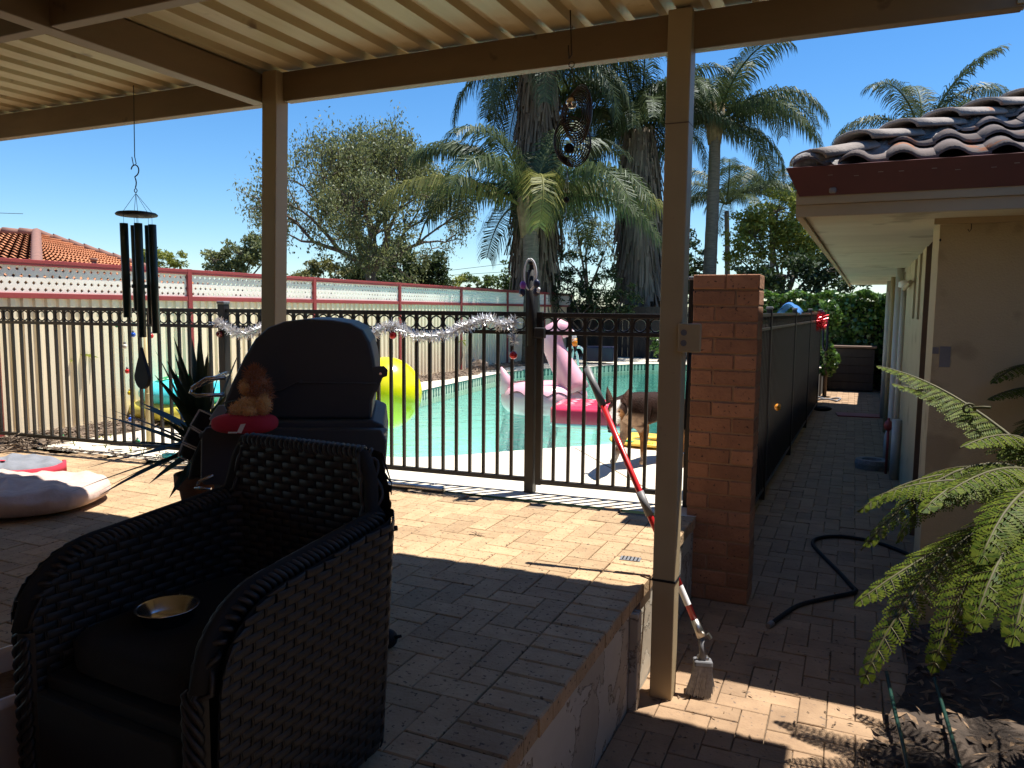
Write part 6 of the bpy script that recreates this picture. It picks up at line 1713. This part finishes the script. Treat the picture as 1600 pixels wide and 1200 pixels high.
for k in range(1700):
    x = rnd.uniform(-.038, .038); y = rnd.uniform(-.045, .045); p = hb0 + Vector((0, .02, 0)) + BRM @ Vector((x, y, -.03)); q = Vector((hb0.x - .006 + x * 1.35 + rnd.uniform(-.008, .008), hb0.y + .01 + y * 1.3, ZL + .003 + rnd.random() * .02)); s = Vector((.0015, 0, 0)); bs.add([p - s, p + s, q + s * .6, q - s * .6], [(0, 1, 2, 3)])
o = bs.build('bristles', M['bristle'], bru, fix=False); o['kind'] = 'stuff'

# ------------------------------------------------------------------ things along the side path
hz = ZL + .013
pts = [onz(x, y, ZL + .013) for x, y in ((1206, 974), (1225, 960), (1250, 945), (1290, 935), (1335, 925), (1330, 915), (1310, 893), (1285, 868), (1270, 850), (1278, 841), (1310, 838), (1360, 845), (1400, 858), (1450, 880))]
def smooth(pts, k=6):
    out = []
    for i in range(len(pts) - 1):
        p0, p1, p2, p3 = pts[max(0, i - 1)], pts[i], pts[i + 1], pts[min(len(pts) - 1, i + 2)]
        for s in range(k):
            t = s / k; out.append(.5 * ((2 * p1) + (p2 - p0) * t + (2 * p0 - 5 * p1 + 4 * p2 - p3) * t * t + (3 * p1 - p0 - 3 * p2 + p3) * t ** 3))
    return out + [pts[-1]]
ho = empty('garden_hose', pts[0]); tag(ho, 'black garden hose looped across the side path', 'hose')
MB().tube(smooth(pts), .013, 10).build('hose', M['black_rubber'], ho); MB().tube([pts[0], pts[0] + (pts[0] - pts[1]).normalized() * .05], [.018, .014], 12).build('coupling', M['grey_plastic'], ho)
for k, (lst, lab) in enumerate((([(1385, 1050), (1398, 1110), (1412, 1170), (1425, 1240)], 'green irrigation pipe on the soil under the fern, nearer the path'), ([(1460, 1060), (1478, 1120), (1495, 1180), (1510, 1240)], 'green irrigation pipe on the soil, further under the fern'))):
    o = MB().tube(smooth([onz(x, y, ZL + .10) for x, y in lst]), .008, 8).build('irrigation_pipe', pm('green_pipe', (.008, .04, .028), (.006, .028, .02), rough=.4) if k == 0 else bpy.data.materials['green_pipe']); center(o); tag(o, lab, 'pipe')
bk = onz(1362, 732, ZL); b = MB()
def blk(u, v):
    a = u * 2 * math.pi; prof = [(.09, 0), (.15, .0), (.16, .06), (.15, .105), (.095, .105), (.085, .06), (.09, 0)]; i = min(5, int(v * 6)); t = v * 6 - i; r = prof[i][0] + (prof[i + 1][0] - prof[i][0]) * t; z = prof[i][1] + (prof[i + 1][1] - prof[i][1]) * t
    return Vector((bk.x + r * math.cos(a) * 1.1, bk.y + r * math.sin(a), ZL + z))
o = b.grid(blk, 28, 6, False, True).build('concrete_ring', M['bedding']); center(o); tag(o, 'low grey concrete ring on the path by the house wall', 'ring')
bn = onz(1297, 608, ZL); bi = empty('black_bin', (bn.x + .35, bn.y, ZL)); tag(bi, 'dark wooden box at the far end of the side path', 'box')
for k in range(5): MB().bb((bn.x - .05, bn.y - .3, ZL + .03 + k * .18), (bn.x + .85, bn.y - .275, ZL + .20 + k * .18)).build('board', M['dark_fence'], bi)
MB().bb((bn.x - .05, bn.y - .27, ZL + .02), (bn.x + .85, bn.y + .3, ZL + .92)).build('carcass', M['dark_fence'], bi)
MB().bb((bn.x - .09, bn.y - .34, ZL + .94), (bn.x + .89, bn.y + .32, ZL + .985)).build('lid', M['brown'], bi, bevel=.01)
rm_ = onz(1345, 650, ZL); o = MB().box((rm_.x, rm_.y, ZL + .012), (.75, .42, .02), .1).build('door_mat', M['red_rail'], bevel=.008); center(o); tag(o, 'dark red mat lying across the side path', 'mat')
sh_p = onz(1292, 626, ZL); b = MB(); pts = [sh_p + Vector((math.cos(a) * (.22 + .03 * math.sin(a * 5)), math.sin(a) * .18, .03 + .02 * math.sin(a * 3))) for a in np.linspace(0, 11, 60)]
o = b.tube(pts, .018, 7).build('coiled_cord', M['grey_cloth']); center(o); tag(o, 'coiled grey cord heaped on the path by the fence', 'cord')
sh2_ = onz(1285, 642, ZL); o = MB().ball((sh2_.x, sh2_.y, ZL + .04), (.16, .06, .045), 18, 10, Matrix.Rotation(.3, 3, 'Z')).build('dark_shoe', M['black_rubber']); center(o); tag(o, 'dark shoe on the path nearer than the coiled cord', 'shoe')
oy = 7.8; ot = ony(1243, 638, oy); o = MB().ball((xs(oy) + .04, oy, ot.z), (.03, .05, .035), 14, 10).ball((xs(oy) + .05, oy + .05, ot.z + .01), (.02, .03, .02), 10, 8).build('orange_toy', M['orange']); center(o); tag(o, 'small orange toy caught on the path fence', 'toy')
yt = 13.4
tinsel('tinsel_bundle', 'red tinsel bunched on the top of the path fence', [Vector((xs(yt) + .05 + .07 * math.sin(k * 1.7), yt + .1 * math.sin(k * 2.3), 1.06 + .10 * math.cos(k * 1.1))) for k in range(12)], M['red_tinsel'], .10, 500, 7)
ypb = 14.2; o = MB().tube(smooth([Vector((xs(ypb) + .04, ypb, 1.22)), Vector((xs(ypb) + .07, ypb - .02, 1.0)), Vector((xs(ypb) + .08, ypb, .62)), Vector((xs(ypb) + .14, ypb, .58)), Vector((xs(ypb) + .13, ypb, 1.0)), Vector((xs(ypb) + .05, ypb, 1.23))]), .02, 8).build('hanging_strap', M['navy']); center(o); tag(o, 'dark strap looped over the far end of the path fence', 'strap')
tw_ = 10.4; q_ = MB()
def tow(u, v): return Vector((xs(tw_) - .25 + .25 * v + .02 * math.sin(u * 9), tw_ + (u - .5) * .7, 1.19 + .12 * math.sin(math.pi * v) * (1 - .5 * abs(u - .4)) + .02 * math.sin(u * 13 + v * 4)))
o = q_.grid(tow, 20, 8).build('blue_towel', M['blue_cloth']); s_ = o.modifiers.new('thickness', 'SOLIDIFY'); s_.thickness = .008; center(o); tag(o, 'blue towel draped over the path fence', 'towel')

# ------------------------------------------------------------------ the dog
fwd = Vector((-.44, -.90, 0)).normalized(); lat = Vector((-fwd.y, fwd.x, 0))       # heading of the body; its left flank
DG = Vector((-1.50, 5.86, 0))
dg = empty('dog', DG); tag(dg, 'brown and tan dog with pricked ears standing beyond the gate, facing left', 'dog')
def dp(f, l, z): return DG + fwd * f + lat * l + Vector((0, 0, z))
verts, edges, rads = [], [], []
def add_chain(pts, start=None):
    prev = start
    for (p, r) in pts:
        verts.append(p); rads.append(r); i = len(verts) - 1
        if prev is not None: edges.append((prev, i))
        prev = i
    return prev
pel = add_chain([(dp(-.40, 0, .455), (.115, .120))])
add_chain([(dp(-.27, 0, .455), (.118, .120)), (dp(-.12, 0, .445), (.125, .135)), (dp(.02, 0, .435), (.130, .155)), (dp(.10, 0, .45), (.118, .140))], pel)
chest = len(verts) - 1
HC = D(964, 641, 5.66); HM = D(957, 660, 5.55); HN = D(954, 672, 5.50)     # skull, muzzle, nose
nk = add_chain([(dp(.17, -.01, .49), (.090, .10)), (dp(.19, -.02, .50).lerp(HC, .55), (.078, .082))], chest)
add_chain([(HC, (.082, .084)), (HC.lerp(HM, .55), (.064, .060)), (HM, (.040, .038)), (HN, (.030, .026))], nk)
def leg(f, l, zt, rt, front, start, swing=0.0):
    if front: pts = [(dp(f, l, zt), (rt, rt)), (dp(f - .02 + swing * .3, l, .25), (.038, .038)), (dp(f + swing * .7, l, .13), (.026, .026)), (dp(f + .005 + swing, l, .045), (.024, .024)), (dp(f + .045 + swing, l, .022), (.031, .023))]
    else: pts = [(dp(f, l, zt), (rt, rt)), (dp(f + .06, l, .28), (.066, .066)), (dp(f - .07, l, .17), (.036, .036)), (dp(f - .06, l, .05), (.030, .030)), (dp(f - .01, l, .024), (.036, .026))]
    return add_chain(pts, start)
leg(.08, -.075, .34, .070, True, chest, .13); leg(.07, .075, .34, .070, True, chest, -.03)
leg(-.40, .075, .38, .095, False, pel); leg(-.43, -.075, .38, .095, False, pel)
TL_ = [D(1070, 632, 6.45), D(1074, 640, 6.5), D(1077, 652, 6.5), D(1074, 662, 6.5)]
add_chain([(dp(-.50, 0, .47).lerp(TL_[0], .4), (.045, .045)), (TL_[0], (.042, .045)), (TL_[1], (.045, .05)), (TL_[2], (.040, .045)), (TL_[3], (.016, .018))], pel)
me = bpy.data.meshes.new('body'); me.from_pydata([tuple(v) for v in verts], edges, []); 
tmp = bpy.data.objects.new('tmp_dog', me); COL.objects.link(tmp)
sk = tmp.modifiers.new('skin', 'SKIN'); sk.use_smooth_shade = True
for i, r in enumerate(rads): me.skin_vertices[0].data[i].radius = r
me.skin_vertices[0].data[0].use_root = True
ss = tmp.modifiers.new('sub', 'SUBSURF'); ss.levels = 2; ss.render_levels = 2
dgr = bpy.context.evaluated_depsgraph_get(); bme_ = bpy.data.meshes.new_from_object(tmp.evaluated_get(dgr)); bpy.data.objects.remove(tmp)
bme_.transform(Matrix.Translation(-DG))
for p in bme_.polygons: p.use_smooth = True
ca = bme_.color_attributes.new('coat', 'FLOAT_COLOR', 'POINT')
r = random.Random(4)
HCl, HMl, HNl = HC - DG, HM - DG, HN - DG
hax = (HNl - HCl).normalized(); hside = hax.cross(Vector((0, 0, 1))).normalized(); hup = hside.cross(hax)
hup = hup if hup.z > 0 else -hup
for i, v in enumerate(bme_.vertices):
    c = v.co; f_ = c.dot(fwd); l_ = c.dot(lat); z = c.z
    col = Vector((.024, .010, .006))
    tan_ = Vector((.24, .105, .036)); white = Vector((.74, .68, .60))
    h = c - HCl; ha, hs_, hu_ = h.dot(hax), h.dot(hside), h.dot(hup)
    head = ha > -.06 and abs(hs_) < .11 and abs(hu_) < .11 and f_ > .2
    if head:
        if ha > .04: col = tan_.copy()
        if abs(hs_) < .013 + max(0, ha - .03) * .35 and hu_ > -.02: col = white.copy()
        if ha > .10: col = white.copy()
        if ha > .165: col = Vector((.02, .016, .014))
        if hu_ < -.03: col = tan_.lerp(white, .5)
    else:
        if z < .28: col = col.lerp(tan_, min(1, max(0, (.28 - z) / .06)))
        if f_ > .10 and z < .42: col = tan_.lerp(white, .25)
        if f_ > -.02 and z < .14: col = tan_.lerp(white, min(1, max(0, (.13 - z) / .06)))
        if z < .335 and -.32 < f_ <= .10: col = col.lerp(tan_, .7)
    ca.data[i].color = (*(col * r.uniform(.85, 1.15)), 1)
m, nt, b, g = _nodes('dog_coat')
at_ = N(nt, 'ShaderNodeVertexColor'); at_.layer_name = 'coat'
nz = N(nt, 'ShaderNodeTexNoise'); nz.inputs['Scale'].default_value = 26; nz.inputs['Detail'].default_value = 5
mr3 = N(nt, 'ShaderNodeMapRange'); mr3.inputs[3].default_value = .55; mr3.inputs[4].default_value = 1.5
hs3 = N(nt, 'ShaderNodeHueSaturation'); nt.links.new(g.outputs['Position'], nz.inputs['Vector']); nt.links.new(nz.outputs[0], mr3.inputs[0]); nt.links.new(mr3.outputs[0], hs3.inputs['Value']); nt.links.new(at_.outputs[0], hs3.inputs['Color']); nt.links.new(hs3.outputs[0], b.inputs['Base Color'])
b.inputs['Roughness'].default_value = .7; b.inputs['Specular IOR Level'].default_value = .12
bp4 = N(nt, 'ShaderNodeBump'); bp4.inputs['Distance'].default_value = .008; nz4 = N(nt, 'ShaderNodeTexNoise'); nz4.inputs['Scale'].default_value = 90; nz4.inputs['Detail'].default_value = 4
nt.links.new(g.outputs['Position'], nz4.inputs['Vector']); nt.links.new(nz4.outputs[0], bp4.inputs['Height']); nt.links.new(bp4.outputs[0], b.inputs['Normal'])
M['coat'] = m; bme_.materials.append(m)
# ears welded into the same mesh
bm = bmesh.new(); bm.from_mesh(bme_)
cl = bm.verts.layers.float_color.get('coat')
for sg in (-1, 1):
    eb = HCl - hax * .02 + hside * sg * .052 + Vector((0, 0, .048)); tip = eb + hside * sg * .035 - hax * .02 + Vector((0, 0, .105))
    o1 = hside * sg * .034 - Vector((0, 0, .022)); ff = Vector((hax.x, hax.y, 0)).normalized(); ring_ = [eb + o1 + ff * .014, eb - o1 * .9 + ff * .024 - Vector((0, 0, .01)), eb - ff * .034]
    mid_ = [p.lerp(tip, .5) + (p - eb) * .18 for p in ring_]
    vv = [bm.verts.new(p) for p in ring_ + mid_ + [tip]]
    for x, v in enumerate(vv): v[cl] = (.075, .036, .024, 1) if x != 6 else (.03, .015, .01, 1)
    for i in range(3):
        j = (i + 1) % 3
        for f_ in ((vv[i], vv[j], vv[3 + j], vv[3 + i]),): fc2 = bm.faces.new(f_); fc2.smooth = True
        fc2 = bm.faces.new((vv[3 + i], vv[3 + j], vv[6])); fc2.smooth = True
bmesh.ops.recalc_face_normals(bm, faces=bm.faces); bm.to_mesh(bme_); bm.free()
bo = link('body', bme_, dg)
for sg in (-1, 1): MB().ball(HC.lerp(HM, .45) + hside * sg * .034 + hup * .040, .009, 10, 8).build('eye', M['black_rubber'], dg)
MB().ball(HN + hax * .022 + Vector((0, 0, .008)), (.017, .016, .013), 12, 8).build('nose', M['black_rubber'], dg)
for o in list(bpy.data.objects):
    if o.type == 'MESH' and o.users_collection == (): bpy.data.objects.remove(o)
